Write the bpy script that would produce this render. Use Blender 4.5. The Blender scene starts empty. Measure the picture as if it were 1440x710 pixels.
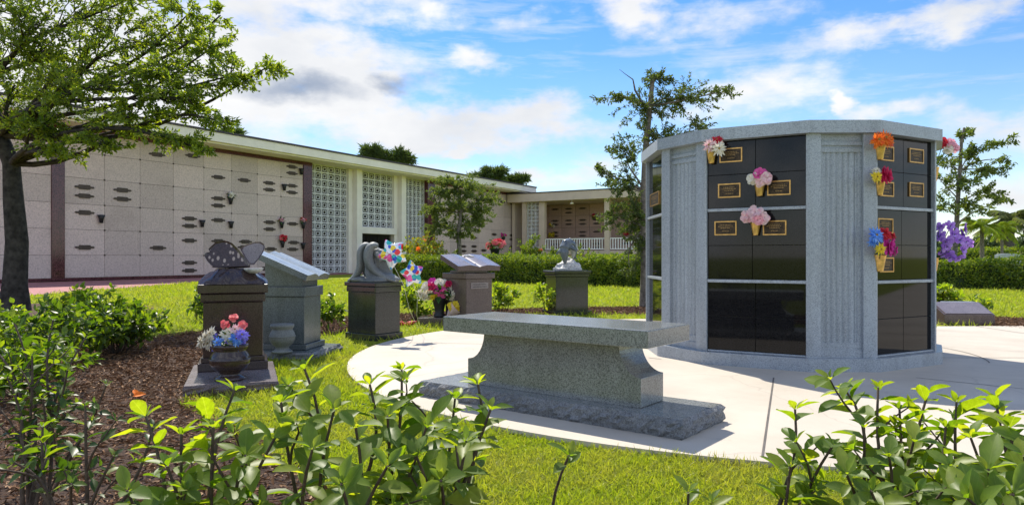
import bpy, math, random
import numpy as np
from mathutils import Vector, Matrix
R = math.radians
rng = np.random.default_rng(7)
random.seed(7)
sc = bpy.context.scene
COL = sc.collection
GZ = -0.03            # lawn level; the concrete pad top is z = 0

# ------------------------------------------------------------------ survey helpers (photo measurements -> metres)
F, CX, HY, EYE = 1000.0, 720.0, 362.0, 1.0
def gp(px, py, z=0.0):
    Y = (EYE - z) * F / (py - HY); return Vector(((px - CX) / F * Y, Y, z))
def pp(px, py, Y):
    return Vector(((px - CX) / F * Y, Y, EYE - (py - HY) / F * Y))

# ------------------------------------------------------------------ mesh toolkit
def link(o, parent=None):
    COL.objects.link(o)
    if parent is not None: o.parent = parent
    return o
def origin_of(o):
    v = Vector((0, 0, 0))
    while o is not None:
        v += o.location; o = o.parent
    return v
def thing(name, label, cat, loc=(0, 0, 0), group=None, kind=None):
    o = bpy.data.objects.new(name, None); o.location = Vector(loc); o.empty_display_size = .2
    link(o); return tag(o, label, cat, group, kind)
def tag(o, label=None, cat=None, group=None, kind=None):
    if label: o['label'] = label
    if cat: o['category'] = cat
    if group: o['group'] = group
    if kind: o['kind'] = kind
    return o

class MB:
    def __init__(s): s.v = []; s.f = []; s.m = []; s.sm = []
    def add(s, vs, fs, mi=0, smooth=False):
        b = len(s.v); s.v.extend([tuple(v) for v in vs])
        for f in fs: s.f.append(tuple(i + b for i in f)); s.m.append(mi); s.sm.append(smooth)
        return s
    def box(s, c, d, rz=0.0, mi=0, top=1.0):
        cx, cy, cz = c; hx, hy, hz = d[0] / 2, d[1] / 2, d[2] / 2; co, si = math.cos(rz), math.sin(rz)
        vs = []
        for z, k in ((-hz, 1.0), (hz, top)):
            for x, y in ((-hx, -hy), (hx, -hy), (hx, hy), (-hx, hy)):
                x *= k; y *= k
                vs.append((cx + x * co - y * si, cy + x * si + y * co, cz + z))
        return s.add(vs, [(3, 2, 1, 0), (4, 5, 6, 7), (0, 1, 5, 4), (1, 2, 6, 5), (2, 3, 7, 6), (3, 0, 4, 7)], mi)
    def hexa(s, p, mi=0):   # 8 corners: bottom loop, top loop
        return s.add(p, [(3, 2, 1, 0), (4, 5, 6, 7), (0, 1, 5, 4), (1, 2, 6, 5), (2, 3, 7, 6), (3, 0, 4, 7)], mi)
    def prism(s, poly, z0, z1, mi=0, smooth=False):
        n = len(poly); vs = [(p[0], p[1], z0) for p in poly] + [(p[0], p[1], z1) for p in poly]
        s.add(vs, [tuple(range(n - 1, -1, -1)), tuple(range(n, 2 * n))], mi)
        s.add(vs, [(i, (i + 1) % n, n + (i + 1) % n, n + i) for i in range(n)], mi, smooth)
        return s
    def lathe(s, prof, c, n=28, mi=0):
        vs = []; fs = []
        for r, z in prof:
            for k in range(n):
                a = 2 * math.pi * k / n; vs.append((c[0] + r * math.cos(a), c[1] + r * math.sin(a), c[2] + z))
        for i in range(len(prof) - 1):
            for k in range(n):
                a, b = i * n + k, i * n + (k + 1) % n; fs.append((a, b, b + n, a + n))
        return s.add(vs, fs, mi, True)
    def tube(s, pts, rad, n=8, mi=0, caps=True):
        pts = [Vector(p) for p in pts]; m = len(pts)
        if not hasattr(rad, '__len__'): rad = [rad] * m
        vs = []; fs = []; ref = Vector((0.31, 0.17, 0.93)).normalized()
        for i, p in enumerate(pts):
            t = (pts[min(i + 1, m - 1)] - pts[max(i - 1, 0)])
            t = t.normalized() if t.length > 1e-9 else Vector((0, 0, 1))
            u = t.cross(ref)
            if u.length < .05: u = t.cross(Vector((1, 0, 0)))
            u.normalize(); w = t.cross(u)
            for k in range(n):
                a = 2 * math.pi * k / n; vs.append(p + (u * math.cos(a) + w * math.sin(a)) * rad[i])
        for i in range(m - 1):
            for k in range(n):
                a, b = i * n + k, i * n + (k + 1) % n; fs.append((a, b, b + n, a + n))
        s.add(vs, fs, mi, True)
        if caps:
            s.add([vs[k] for k in range(n)], [tuple(range(n - 1, -1, -1))], mi)
            s.add([vs[(m - 1) * n + k] for k in range(n)], [tuple(range(n))], mi)
        return s
    def ell(s, c, r, rz=0.0, mi=0, n=14, k=9, ry=0.0):
        M = Matrix.Rotation(rz, 3, 'Z') @ Matrix.Rotation(ry, 3, 'Y'); vs = []; fs = []
        for i in range(k + 1):
            th = math.pi * i / k
            for j in range(n):
                a = 2 * math.pi * j / n
                vs.append(Vector(c) + M @ Vector((r[0] * math.sin(th) * math.cos(a), r[1] * math.sin(th) * math.sin(a), r[2] * math.cos(th))))
        for i in range(k):
            for j in range(n):
                a, b = i * n + j, i * n + (j + 1) % n; fs.append((a + n, b + n, b, a))
        return s.add(vs, fs, mi, True)
    def build(s, name, mats, parent=None, bevel=0.0, seg=2, remesh=0.0, smooth_it=0, subsurf=0):
        if not isinstance(mats, (list, tuple)): mats = [mats]
        o0 = origin_of(parent) if parent is not None else Vector((0, 0, 0))
        if parent is None and s.v:
            a = np.array(s.v); o0 = Vector((float(a[:, 0].mean()), float(a[:, 1].mean()), float(a[:, 2].min())))
        me = bpy.data.meshes.new(name)
        me.from_pydata([(v[0] - o0.x, v[1] - o0.y, v[2] - o0.z) for v in s.v], [], s.f)
        me.polygons.foreach_set('material_index', s.m); me.polygons.foreach_set('use_smooth', s.sm)
        for m in mats: me.materials.append(m)
        me.update()
        o = bpy.data.objects.new(name, me)
        if parent is None: o.location = o0
        link(o, parent)
        if remesh:
            md = o.modifiers.new('join', 'REMESH'); md.mode = 'VOXEL'; md.voxel_size = remesh; md.use_smooth_shade = True
            if smooth_it:
                md = o.modifiers.new('soft', 'SMOOTH'); md.iterations = smooth_it; md.factor = .5
        if subsurf:
            md = o.modifiers.new('sub', 'SUBSURF'); md.levels = subsurf; md.render_levels = subsurf
        if bevel:
            md = o.modifiers.new('edge', 'BEVEL'); md.width = bevel; md.segments = seg; md.limit_method = 'ANGLE'; md.angle_limit = R(40)
        return o

def np_obj(name, V, polys, mat, parent=None, smooth=False, uvt=None):
    """V (n,3) array, polys = list of (m,k) index arrays (each k constant)"""
    o0 = origin_of(parent) if parent is not None else None
    V = np.asarray(V, dtype=np.float64)
    if o0 is None: o0 = Vector((float(V[:, 0].mean()), float(V[:, 1].mean()), float(V[:, 2].min())))
    V = V - np.array(o0)
    me = bpy.data.meshes.new(name); me.vertices.add(len(V)); me.vertices.foreach_set('co', V.astype(np.float32).ravel())
    idx = np.concatenate([p.ravel() for p in polys]).astype(np.int32)
    tot = np.concatenate([np.full(len(p), p.shape[1]) for p in polys]).astype(np.int32)
    st = np.concatenate([[0], np.cumsum(tot)[:-1]]).astype(np.int32)
    me.loops.add(len(idx)); me.loops.foreach_set('vertex_index', idx)
    me.polygons.add(len(tot)); me.polygons.foreach_set('loop_start', st); me.polygons.foreach_set('loop_total', tot)
    me.polygons.foreach_set('use_smooth', np.full(len(tot), smooth))
    if uvt is not None:       # leaf-local coordinates (along, across) for veins and edges
        uv = np.tile(uvt[:, :2], (len(V) // len(uvt), 1))[idx] + np.array([0, .5]); me.uv_layers.new(name='leaf').data.foreach_set('uv', uv.astype(np.float32).ravel())
    me.materials.append(mat); me.update(calc_edges=True)
    o = bpy.data.objects.new(name, me)
    if parent is None: o.location = o0
    return link(o, parent)

# leaf templates: rows of (along, across, lift), polygons
def T_small():
    return np.array([(0, 0, 0), (.45, -.5, .10), (1, 0, -.06), (.45, .5, .10)], float), [np.array([(0, 1, 2), (0, 2, 3)])]
def T_strip(rows, fold=.16, droop=.25, wav=0.0):
    P = []; Q = []
    for i, (u, w) in enumerate(rows):
        l = -droop * u * u
        P += [(u, -w, l + fold * w + wav * math.sin(9 * u)), (u, 0, l), (u, w, l + fold * w - wav * math.sin(9 * u + 1))]
    for i in range(len(rows) - 1):
        b = i * 3; Q += [(b, b + 1, b + 4, b + 3), (b + 1, b + 2, b + 5, b + 4)]
    return np.array(P, float), [np.array(Q)]
def T_blade():
    return np.array([(0, -.5, 0), (0, .5, 0), (.55, .42, .10), (.55, -.42, .10), (1, 0, 0)], float), [np.array([(0, 1, 2, 3)]), np.array([(3, 2, 4)])]
T_LEAF = T_small()
T_VIB = T_strip([(0, .02), (.1, .17), (.28, .40), (.5, .5), (.72, .42), (.89, .21), (1, .0)], .22, .20, .02)
T_MID = T_strip([(0, .03), (.3, .42), (.6, .46), (1, .0)], .2, .2)
T_PETAL = T_strip([(0, .10), (.35, .38), (.7, .5), (.92, .32), (1, .08)], -.25, .25)
T_RAY = T_strip([(0, .12), (.5, .5), (1, .06)], -.2, .2)
T_BLADE = T_blade()

def leaves(base, d, nrm, L, W, T):
    """returns V, polys for n leaves"""
    base = np.asarray(base, float); d = np.asarray(d, float); nrm = np.asarray(nrm, float)
    d = d / np.maximum(np.linalg.norm(d, axis=1, keepdims=True), 1e-9)
    s = np.cross(nrm, d); s /= np.maximum(np.linalg.norm(s, axis=1, keepdims=True), 1e-9)
    nn = np.cross(d, s)
    P, polys = T; n = len(base); k = len(P)
    L = np.broadcast_to(np.asarray(L, float), (n,))[:, None, None]; W = np.broadcast_to(np.asarray(W, float), (n,))[:, None, None]
    V = base[:, None, :] + d[:, None, :] * P[None, :, 0:1] * L + s[:, None, :] * P[None, :, 1:2] * W + nn[:, None, :] * P[None, :, 2:3] * L
    off = (np.arange(n) * k)
    out = [(p[None, :, :] + off[:, None, None]).reshape(-1, p.shape[1]) for p in polys]
    return V.reshape(-1, 3), out
def merge(items):
    Vs = []; by = {}; o = 0
    for V, polys in items:
        Vs.append(V)
        for p in polys: by.setdefault(p.shape[1], []).append(p + o)
        o += len(V)
    return np.concatenate(Vs), [np.concatenate(x) for x in by.values()]
def unit(n):
    v = rng.normal(size=(n, 3)); return v / np.linalg.norm(v, axis=1, keepdims=True)

# ------------------------------------------------------------------ materials
def newmat(name):
    m = bpy.data.materials.new(name); m.use_nodes = True; nt = m.node_tree
    b = nt.nodes['Principled BSDF']; return m, nt, b
def N(nt, t, **kw):
    n = nt.nodes.new(t)
    for k, v in kw.items():
        if k in n.inputs: n.inputs[k].default_value = v
        else: setattr(n, k, v)
    return n
def ramp(nt, fac, stops, interp='LINEAR'):
    r = nt.nodes.new('ShaderNodeValToRGB'); e = r.color_ramp.elements; r.color_ramp.interpolation = interp
    while len(e) < len(stops): e.new(.5)
    for i, (p, c) in enumerate(stops):
        e[i].position = p; e[i].color = (*c, 1) if len(c) == 3 else c
    nt.links.new(fac, r.inputs[0]); return r.outputs[0]
def mixc(nt, f, a, b, mode='MIX'):
    m = nt.nodes.new('ShaderNodeMix'); m.data_type = 'RGBA'; m.blend_type = mode
    for s, v in ((0, f), (6, a), (7, b)):
        if hasattr(v, 'is_output'): nt.links.new(v, m.inputs[s])
        else: m.inputs[s].default_value = v if s == 0 else ((*v, 1) if len(v) == 3 else v)
    return m.outputs[2]
def noise(nt, scale, detail=4, rough=.55, co='Object', dim=None):
    tc = nt.nodes.new('ShaderNodeTexCoord'); n = nt.nodes.new('ShaderNodeTexNoise')
    n.inputs['Scale'].default_value = scale; n.inputs['Detail'].default_value = detail; n.inputs['Roughness'].default_value = rough
    if dim:
        mp = nt.nodes.new('ShaderNodeMapping'); mp.inputs['Scale'].default_value = dim
        nt.links.new(tc.outputs[co], mp.inputs[0]); nt.links.new(mp.outputs[0], n.inputs['Vector'])
    else: nt.links.new(tc.outputs[co], n.inputs['Vector'])
    return n.outputs['Fac']
def bump(nt, b, h, st=.3, dist=.01):
    n = nt.nodes.new('ShaderNodeBump'); n.inputs['Strength'].default_value = st; n.inputs['Distance'].default_value = dist
    nt.links.new(h, n.inputs['Height']); nt.links.new(n.outputs[0], b.inputs['Normal'])
def plain(name, col, rough=.6, metal=0.0, var=.25, scale=6, spec=.5, bmp=0.0, bs=40):
    m, nt, b = newmat(name)
    f = noise(nt, scale, 5)
    c = ramp(nt, f, [(.3, tuple(x * (1 - var) for x in col)), (.7, tuple(min(1, x * (1 + var)) for x in col))])
    nt.links.new(c, b.inputs['Base Color']); b.inputs['Roughness'].default_value = rough; b.inputs['Metallic'].default_value = metal
    b.inputs['Specular IOR Level'].default_value = spec
    if bmp: bump(nt, b, noise(nt, bs, 6), bmp, .01)
    return m
def granite(name, dark, mid, light, scale=90, rough=.3, spec=.5, big=.25, bmp=0.0, coat=0.0, veil=None):
    m, nt, b = newmat(name)
    f = noise(nt, scale, 3, .8)
    c = ramp(nt, f, [(.33, dark), (.47, mid), (.60, light)])
    v = nt.nodes.new('ShaderNodeTexVoronoi'); v.inputs['Scale'].default_value = scale * 1.3
    tc = nt.nodes.new('ShaderNodeTexCoord'); nt.links.new(tc.outputs['Object'], v.inputs['Vector'])
    sp = nt.nodes.new('ShaderNodeSeparateColor'); nt.links.new(v.outputs['Color'], sp.inputs[0])
    sp2 = ramp(nt, sp.outputs[0], [(.80, (0, 0, 0)), (.86, (1, 1, 1))])
    c = mixc(nt, sp2, c, dark)
    sp3 = ramp(nt, sp.outputs[1], [(.86, (0, 0, 0)), (.9, (1, 1, 1))])
    c = mixc(nt, sp3, c, light)
    lf = noise(nt, 1.7, 5)
    k = ramp(nt, lf, [(.3, (1 - big,) * 3), (.7, (1, 1, 1))])
    c = mixc(nt, 1.0, c, k, 'MULTIPLY')
    sk = ramp(nt, noise(nt, 1.0, 6, .65, 'Object', (9, 9, .7)), [(.36, (.87, .87, .86)), (.56, (1, 1, 1))])   # weather streaks
    c = mixc(nt, 1.0, c, sk, 'MULTIPLY')
    nt.links.new(c, b.inputs['Base Color']); b.inputs['Specular IOR Level'].default_value = spec
    rr = nt.nodes.new('ShaderNodeMapRange'); nt.links.new(lf, rr.inputs[0]); rr.inputs[3].default_value = rough * .7; rr.inputs[4].default_value = rough * 1.35
    nt.links.new(rr.outputs[0], b.inputs['Roughness'])
    if coat: b.inputs['Coat Weight'].default_value = coat; b.inputs['Coat Roughness'].default_value = .05
    if bmp: bump(nt, b, noise(nt, 28, 8, .7), bmp, .02)
    return m
def leafmat(name, cols, trans=.45, gloss=.12, rough=.4, tcol=None, patch=None, under=None, veins=False):
    """diffuse + translucent + thin gloss; each leaf its own shade (Random Per Island)"""
    m = bpy.data.materials.new(name); m.use_nodes = True; nt = m.node_tree; nt.nodes.clear()
    g = nt.nodes.new('ShaderNodeNewGeometry')
    c = ramp(nt, g.outputs['Random Per Island'], [(i / max(1, len(cols) - 1), x) for i, x in enumerate(cols)])
    f = noise(nt, 60, 3)
    c = mixc(nt, 1.0, c, ramp(nt, f, [(.3, (.78, .78, .78)), (.7, (1.12, 1.12, 1.12))]), 'MULTIPLY')
    if patch: c = mixc(nt, ramp(nt, noise(nt, 1.1, 6, .7), [(.45, (0, 0, 0)), (.68, (.75, .75, .75))]), c, patch)
    if veins:
        tc_ = nt.nodes.new('ShaderNodeTexCoord'); sx = nt.nodes.new('ShaderNodeSeparateXYZ'); nt.links.new(tc_.outputs['UV'], sx.inputs[0])
        def mm(op, a, b=None, c_=None):
            n = nt.nodes.new('ShaderNodeMath'); n.operation = op
            for i, v in enumerate((a, b, c_)):
                if v is None: continue
                if hasattr(v, 'is_output'): nt.links.new(v, n.inputs[i])
                else: n.inputs[i].default_value = v
            return n.outputs[0]
        w_ = mm('ABSOLUTE', mm('SUBTRACT', sx.outputs[1], .5)); rib = ramp(nt, w_, [(.012, (.55, .55, .55)), (.035, (0, 0, 0))])
        st_ = mm('SINE', mm('MULTIPLY', mm('MULTIPLY_ADD', w_, -.75, sx.outputs[0]), 44.0)); sv = ramp(nt, st_, [(.80, (0, 0, 0)), (.98, (.26, .26, .26))])
        c = mixc(nt, rib, c, mixc(nt, .5, c, (.42, .48, .16))); c = mixc(nt, sv, c, mixc(nt, .5, c, (.36, .42, .12)))
        ed = mm('MULTIPLY', ramp(nt, noise(nt, 22, 4, .7), [(.56, (0, 0, 0)), (.64, (1, 1, 1))]), ramp(nt, mm('ADD', w_, mm('MULTIPLY', sx.outputs[0], .28)), [(.50, (0, 0, 0)), (.62, (1, 1, 1))]))
        c = mixc(nt, ed, c, (.16, .10, .03))
        sp_ = ramp(nt, noise(nt, 55, 3, .6), [(.69, (0, 0, 0)), (.73, (.7, .7, .7))]); c = mixc(nt, sp_, c, (.20, .17, .04))
    if under: c = mixc(nt, g.outputs['Backfacing'], c, mixc(nt, .5, c, under))
    d = nt.nodes.new('ShaderNodeBsdfDiffuse'); t = nt.nodes.new('ShaderNodeBsdfTranslucent'); gl = nt.nodes.new('ShaderNodeBsdfGlossy')
    nt.links.new(c, d.inputs[0])
    tc = mixc(nt, 1.0, c, tcol or (1.5, 1.6, .55), 'MULTIPLY'); nt.links.new(tc, t.inputs[0])
    gl.inputs['Roughness'].default_value = rough
    m1 = nt.nodes.new('ShaderNodeMixShader'); m1.inputs[0].default_value = trans; nt.links.new(d.outputs[0], m1.inputs[1]); nt.links.new(t.outputs[0], m1.inputs[2])
    fr = nt.nodes.new('ShaderNodeLayerWeight'); fr.inputs[0].default_value = .5
    pw = nt.nodes.new('ShaderNodeMath'); pw.operation = 'POWER'; pw.inputs[1].default_value = 3.0; nt.links.new(fr.outputs['Facing'], pw.inputs[0])
    ml = nt.nodes.new('ShaderNodeMath'); ml.operation = 'MULTIPLY_ADD'; ml.inputs[1].default_value = gloss * 2.0; ml.inputs[2].default_value = gloss * .35; ml.use_clamp = True
    nt.links.new(pw.outputs[0], ml.inputs[0])
    m2 = nt.nodes.new('ShaderNodeMixShader'); nt.links.new(ml.outputs[0], m2.inputs[0]); nt.links.new(m1.outputs[0], m2.inputs[1]); nt.links.new(gl.outputs[0], m2.inputs[2])
    o = nt.nodes.new('ShaderNodeOutputMaterial'); nt.links.new(m2.outputs[0], o.inputs[0]); return m

M = {}
M['granite'] = granite('grey_granite', (.215, .24, .27), (.29, .33, .375), (.375, .415, .465), 120, .32, .5, .12)
M['granite_dark'] = granite('green_grey_granite', (.105, .11, .107), (.175, .183, .178), (.27, .28, .273), 125, .16, .8, .15)
M['granite_rough'] = granite('rock_pitched_granite', (.13, .135, .145), (.20, .21, .225), (.28, .29, .31), 110, .7, .3, .35, 1.0)
M['black'] = granite('black_granite', (.004, .004, .005), (.007, .007, .008), (.013, .013, .015), 160, .04, .24, .1)
M['brownstone'] = granite('brown_black_granite', (.026, .017, .015), (.046, .029, .026), (.075, .048, .044), 170, .16, .5, .3)
M['darkstone'] = granite('charcoal_granite', (.014, .016, .015), (.030, .034, .031), (.055, .06, .056), 160, .09, .55, .2)
M['greystone'] = granite('blue_grey_granite', (.065, .08, .085), (.105, .125, .13), (.165, .185, .19), 150, .22, .5, .3)
M['redstone'] = granite('mauve_brown_granite', (.06, .042, .042), (.10, .07, .068), (.15, .11, .105), 130, .2, .5, .25)
M['statue'] = granite('weathered_grey_stone', (.15, .165, .165), (.20, .22, .22), (.27, .285, .28), 130, .55, .35, .45, .12)
M['whitestone'] = granite('white_marble', (.35, .35, .36), (.5, .5, .5), (.66, .66, .64), 30, .5, .4, .3, .2)
M['bookpage'] = granite('pale_polished_granite', (.24, .28, .30), (.32, .36, .38), (.42, .46, .48), 150, .13, .6, .2)
M['redpage'] = granite('mauve_polished_granite', (.15, .125, .13), (.20, .17, .175), (.27, .23, .235), 140, .2, .6, .2)
M['bronze'] = plain('bronze_edge', (.50, .29, .10), .35, .9, .2, 30)
M['lettering'] = plain('dull_bronze_lettering', (.27, .17, .07), .5, .6, .2, 30)
M['vasegold'] = plain('gold_bronze', (.62, .40, .12), .38, .75, .35, 25)
M['mulch_chip'] = leafmat('bark_chip', [(.10, .046, .022), (.22, .12, .062), (.38, .24, .14), (.13, .064, .032)], .0, .03, .6)
M['white'] = plain('white_paint', (.78, .78, .77), .5, 0, .05, 2)
M['screen'] = plain('pale_grey_block', (.60, .60, .60), .7, 0, .12, 1.5)
M['cream'] = plain('cream_stucco', (.76, .71, .63), .75, 0, .07, 1.2, .3, .1, 60)
M['tan'] = plain('tan_stucco', (.52, .42, .34), .8, 0, .08, 1.0, .3, .1, 60)
M['roofedge'] = plain('dark_roof_edge', (.05, .04, .045), .6)
M['maroon'] = granite('maroon_granite', (.035, .010, .014), (.085, .024, .032), (.15, .05, .06), 25, .12, .5, .2)
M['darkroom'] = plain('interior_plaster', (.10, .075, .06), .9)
M['irondark'] = plain('dark_iron', (.02, .02, .022), .5, .3)
M['bark'] = plain('bark', (.15, .13, .11), .9, 0, .5, 14, .2, 1.0, 30)
M['barkdark'] = plain('dark_bark', (.04, .035, .032), .95, 0, .6, 9, .2, 1.0, 22)
M['twig'] = plain('brown_twig', (.085, .06, .045), .8, 0, .4, 40, .3, .4, 90)
M['red'] = plain('red_cloth', (.45, .02, .03), .6)
def plaque_mat():
    m, nt, b = newmat('bronze_plaque_field')
    tc = nt.nodes.new('ShaderNodeTexCoord'); w = nt.nodes.new('ShaderNodeTexNoise'); mp = nt.nodes.new('ShaderNodeMapping')
    mp.inputs['Scale'].default_value = (1, 1, 1); nt.links.new(tc.outputs['Object'], mp.inputs[0]); nt.links.new(mp.outputs[0], w.inputs[0]); w.inputs['Scale'].default_value = 60
    c = ramp(nt, w.outputs[0], [(.35, (.020, .013, .009)), (.7, (.07, .045, .025))])
    nt.links.new(c, b.inputs['Base Color']); b.inputs['Metallic'].default_value = .6; b.inputs['Roughness'].default_value = .45; return m
M['plaque'] = plaque_mat()
M['wallplaque'] = plain('weathered_bronze', (.075, .055, .045), .55, .5, .3, 8)
def crypt_mat(name, base, spk, stain):
    m, nt, b = newmat(name)
    c = ramp(nt, noise(nt, 16, 4, .8), [(.36, spk), (.5, base), (.66, tuple(min(1, x * 1.15) for x in base))])
    g = nt.nodes.new('ShaderNodeNewGeometry'); c = mixc(nt, 1.0, c, ramp(nt, g.outputs['Random Per Island'], [(0, (.86, .85, .84)), (.5, (1, 1, 1)), (1, (1.1, 1.08, 1.08))]), 'MULTIPLY')
    st = noise(nt, .55, 6, .6, 'Object', (1, 1, 1.6))
    c = mixc(nt, ramp(nt, st, [(.55, (0, 0, 0)), (.78, (.55, .55, .55))]), c, stain)
    nt.links.new(c, b.inputs['Base Color']); b.inputs['Roughness'].default_value = .35; b.inputs['Specular IOR Level'].default_value = .4; return m
M['crypt'] = crypt_mat('pink_grey_marble', (.545, .44, .395), (.39, .31, .28), (.33, .255, .22))
M['crypt_pink'] = crypt_mat('pink_marble', (.40, .27, .225), (.28, .18, .15), (.27, .17, .14))
def concrete_mat():
    m, nt, b = newmat('broom_concrete')
    c = ramp(nt, noise(nt, 1.1, 7, .6), [(.3, (.43, .38, .31)), (.7, (.55, .495, .415))])
    c = mixc(nt, ramp(nt, noise(nt, .5, 8, .65), [(.52, (0, 0, 0)), (.70, (.6, .6, .6))]), c, (.40, .36, .31))
    c = mixc(nt, ramp(nt, noise(nt, 3.5, 9, .75), [(.60, (0, 0, 0)), (.70, (.45, .45, .45))]), c, (.34, .30, .25))
    vo = nt.nodes.new('ShaderNodeTexVoronoi'); vo.feature = 'DISTANCE_TO_EDGE'; vo.inputs['Scale'].default_value = .42; tc = nt.nodes.new('ShaderNodeTexCoord'); ns = nt.nodes.new('ShaderNodeTexNoise'); ns.inputs['Scale'].default_value = 2.2; ns.inputs['Detail'].default_value = 6
    va = nt.nodes.new('ShaderNodeVectorMath'); va.operation = 'MULTIPLY_ADD'; nt.links.new(tc.outputs['Object'], ns.inputs['Vector']); nt.links.new(ns.outputs['Color'], va.inputs[0]); va.inputs[1].default_value = (.5, .5, 0); nt.links.new(tc.outputs['Object'], va.inputs[2]); nt.links.new(va.outputs[0], vo.inputs['Vector'])
    c = mixc(nt, ramp(nt, vo.outputs['Distance'], [(.0, (.30,) * 3), (.005, (0, 0, 0))]), c, (.22, .19, .16))   # hairline cracks
    c = mixc(nt, ramp(nt, noise(nt, 140, 2), [(.35, (.12,) * 3), (.5, (0, 0, 0))]), c, (.25, .24, .22))
    nt.links.new(c, b.inputs['Base Color']); b.inputs['Roughness'].default_value = .75; b.inputs['Specular IOR Level'].default_value = .3
    bump(nt, b, noise(nt, 90, 6), .25, .004); return m
M['concrete'] = concrete_mat()
M['paving'] = plain('red_paving', (.34, .15, .15), .8, 0, .2, 3, .3, .2, 40)
M['joint'] = plain('dark_joint', (.10, .09, .08), .9)
def grass_ground():
    m, nt, b = newmat('lawn_soil')
    c = ramp(nt, noise(nt, 9, 6, .7), [(.3, (.15, .20, .014)), (.5, (.26, .32, .022)), (.72, (.34, .38, .04))])
    c = mixc(nt, ramp(nt, noise(nt, .35, 5, .6), [(.4, (0, 0, 0)), (.75, (.6, .6, .6))]), c, (.27, .28, .04))
    nt.links.new(c, b.inputs['Base Color']); b.inputs['Roughness'].default_value = .95; b.inputs['Specular IOR Level'].default_value = .1
    bump(nt, b, noise(nt, 26, 8, .75), 1.0, .06); return m
M['lawn'] = grass_ground()
def mulch_ground():
    m, nt, b = newmat('mulch_soil')
    c = ramp(nt, noise(nt, 30, 8, .75), [(.3, (.03, .014, .008)), (.5, (.09, .046, .026)), (.7, (.17, .10, .06))])
    nt.links.new(c, b.inputs['Base Color']); b.inputs['Roughness'].default_value = .95; bump(nt, b, noise(nt, 45, 8, .8), 1.0, .04); return m
M['mulch'] = mulch_ground()
M['grass'] = leafmat('grass_blade', [(.22, .30, .014), (.32, .40, .022), (.38, .44, .03), (.27, .35, .016), (.42, .41, .07)], .5, .05, .5, (1.35, 1.4, .5), patch=(.40, .36, .09))
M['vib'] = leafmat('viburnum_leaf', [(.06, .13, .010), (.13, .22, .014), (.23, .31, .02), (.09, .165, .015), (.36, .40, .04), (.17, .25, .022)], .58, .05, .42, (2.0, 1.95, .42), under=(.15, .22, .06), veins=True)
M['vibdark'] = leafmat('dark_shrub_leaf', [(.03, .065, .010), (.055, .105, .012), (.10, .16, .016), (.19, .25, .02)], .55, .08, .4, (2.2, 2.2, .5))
M['oak'] = leafmat('oak_leaf', [(.085, .14, .02), (.12, .18, .025), (.17, .235, .028), (.24, .28, .035)], .6, .07, .42, (2.1, 2.0, .5))
M['oakmid'] = leafmat('dark_oak_leaf', [(.05, .085, .028), (.075, .11, .033), (.10, .14, .038), (.13, .165, .045)], .45, .06, .45, (1.7, 1.7, .6))
M['oakfar'] = leafmat('far_oak_leaf', [(.08, .125, .04), (.11, .155, .045), (.15, .195, .05), (.19, .22, .06)], .5, .05, .5, (1.6, 1.6, .6))
M['hedge'] = leafmat('hedge_leaf', [(.07, .13, .012), (.12, .19, .018), (.19, .25, .022), (.26, .30, .03)], .45, .08, .45, (1.6, 1.6, .45))
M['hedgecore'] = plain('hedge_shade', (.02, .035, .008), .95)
M['croton'] = leafmat('croton_leaf', [(.10, .20, .02), (.20, .30, .03), (.36, .36, .03), (.42, .30, .03), (.14, .22, .02)], .45, .1, .4, (1.4, 1.4, .5))
M['pine'] = leafmat('pine_needle', [(.06, .10, .035), (.09, .13, .045), (.12, .15, .05)], .4, .04, .5)
M['palm'] = leafmat('palm_leaf', [(.16, .24, .04), (.24, .32, .04), (.36, .38, .05)], .5, .08, .4)
M['palmfar'] = leafmat('grey_palm_leaf', [(.11, .15, .08), (.17, .20, .10), (.25, .24, .14)], .55, .06, .5)
M['farwood'] = leafmat('hazed_tree_leaf', [(.06, .09, .06), (.085, .12, .075), (.11, .145, .085)], .35, .03, .6)  # leaf colour paled to stand in for distance haze
def petal(name, cols, trans=.35): return leafmat(name, cols, trans, .04, .5, (1.15, 1.1, 1.1))
M['p_pink'] = petal('pink_petal', [(.75, .32, .42), (.85, .50, .55), (.8, .4, .5)])
M['p_white'] = petal('cream_petal', [(.82, .78, .62), (.85, .82, .74), (.78, .74, .60)])
M['p_palepink'] = petal('pale_pink_petal', [(.84, .56, .58), (.86, .68, .68), (.80, .46, .52)])
M['p_magenta'] = petal('magenta_petal', [(.62, .03, .30), (.72, .06, .40), (.55, .02, .28)])
M['p_hot'] = petal('hot_pink_petal', [(.80, .10, .38), (.85, .18, .45)])
M['p_orange'] = petal('orange_petal', [(.85, .16, .02), (.9, .26, .03), (.75, .10, .02)])
M['p_red'] = petal('red_petal', [(.60, .02, .04), (.72, .05, .07), (.5, .01, .03)])
M['p_crimson'] = petal('crimson_petal', [(.55, .015, .09), (.65, .03, .13)])
M['p_yellow'] = petal('yellow_petal', [(.82, .62, .03), (.85, .72, .08)])
M['p_blue'] = petal('blue_petal', [(.08, .22, .80), (.16, .38, .85), (.35, .55, .88)])
M['p_violet'] = petal('violet_petal', [(.20, .16, .72), (.30, .26, .82), (.42, .40, .85)])
M['p_purple'] = petal('purple_petal', [(.45, .24, .78), (.62, .42, .88), (.36, .12, .62), (.55, .32, .84)])
M['p_coral'] = petal('coral_petal', [(.80, .14, .16), (.88, .28, .26), (.7, .08, .12)])
M['p_leaf'] = leafmat('silk_leaf', [(.03, .10, .02), (.06, .16, .03), (.09, .2, .04)], .3, .1)
M['p_dark'] = plain('flower_eye', (.25, .16, .02), .8)

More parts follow.
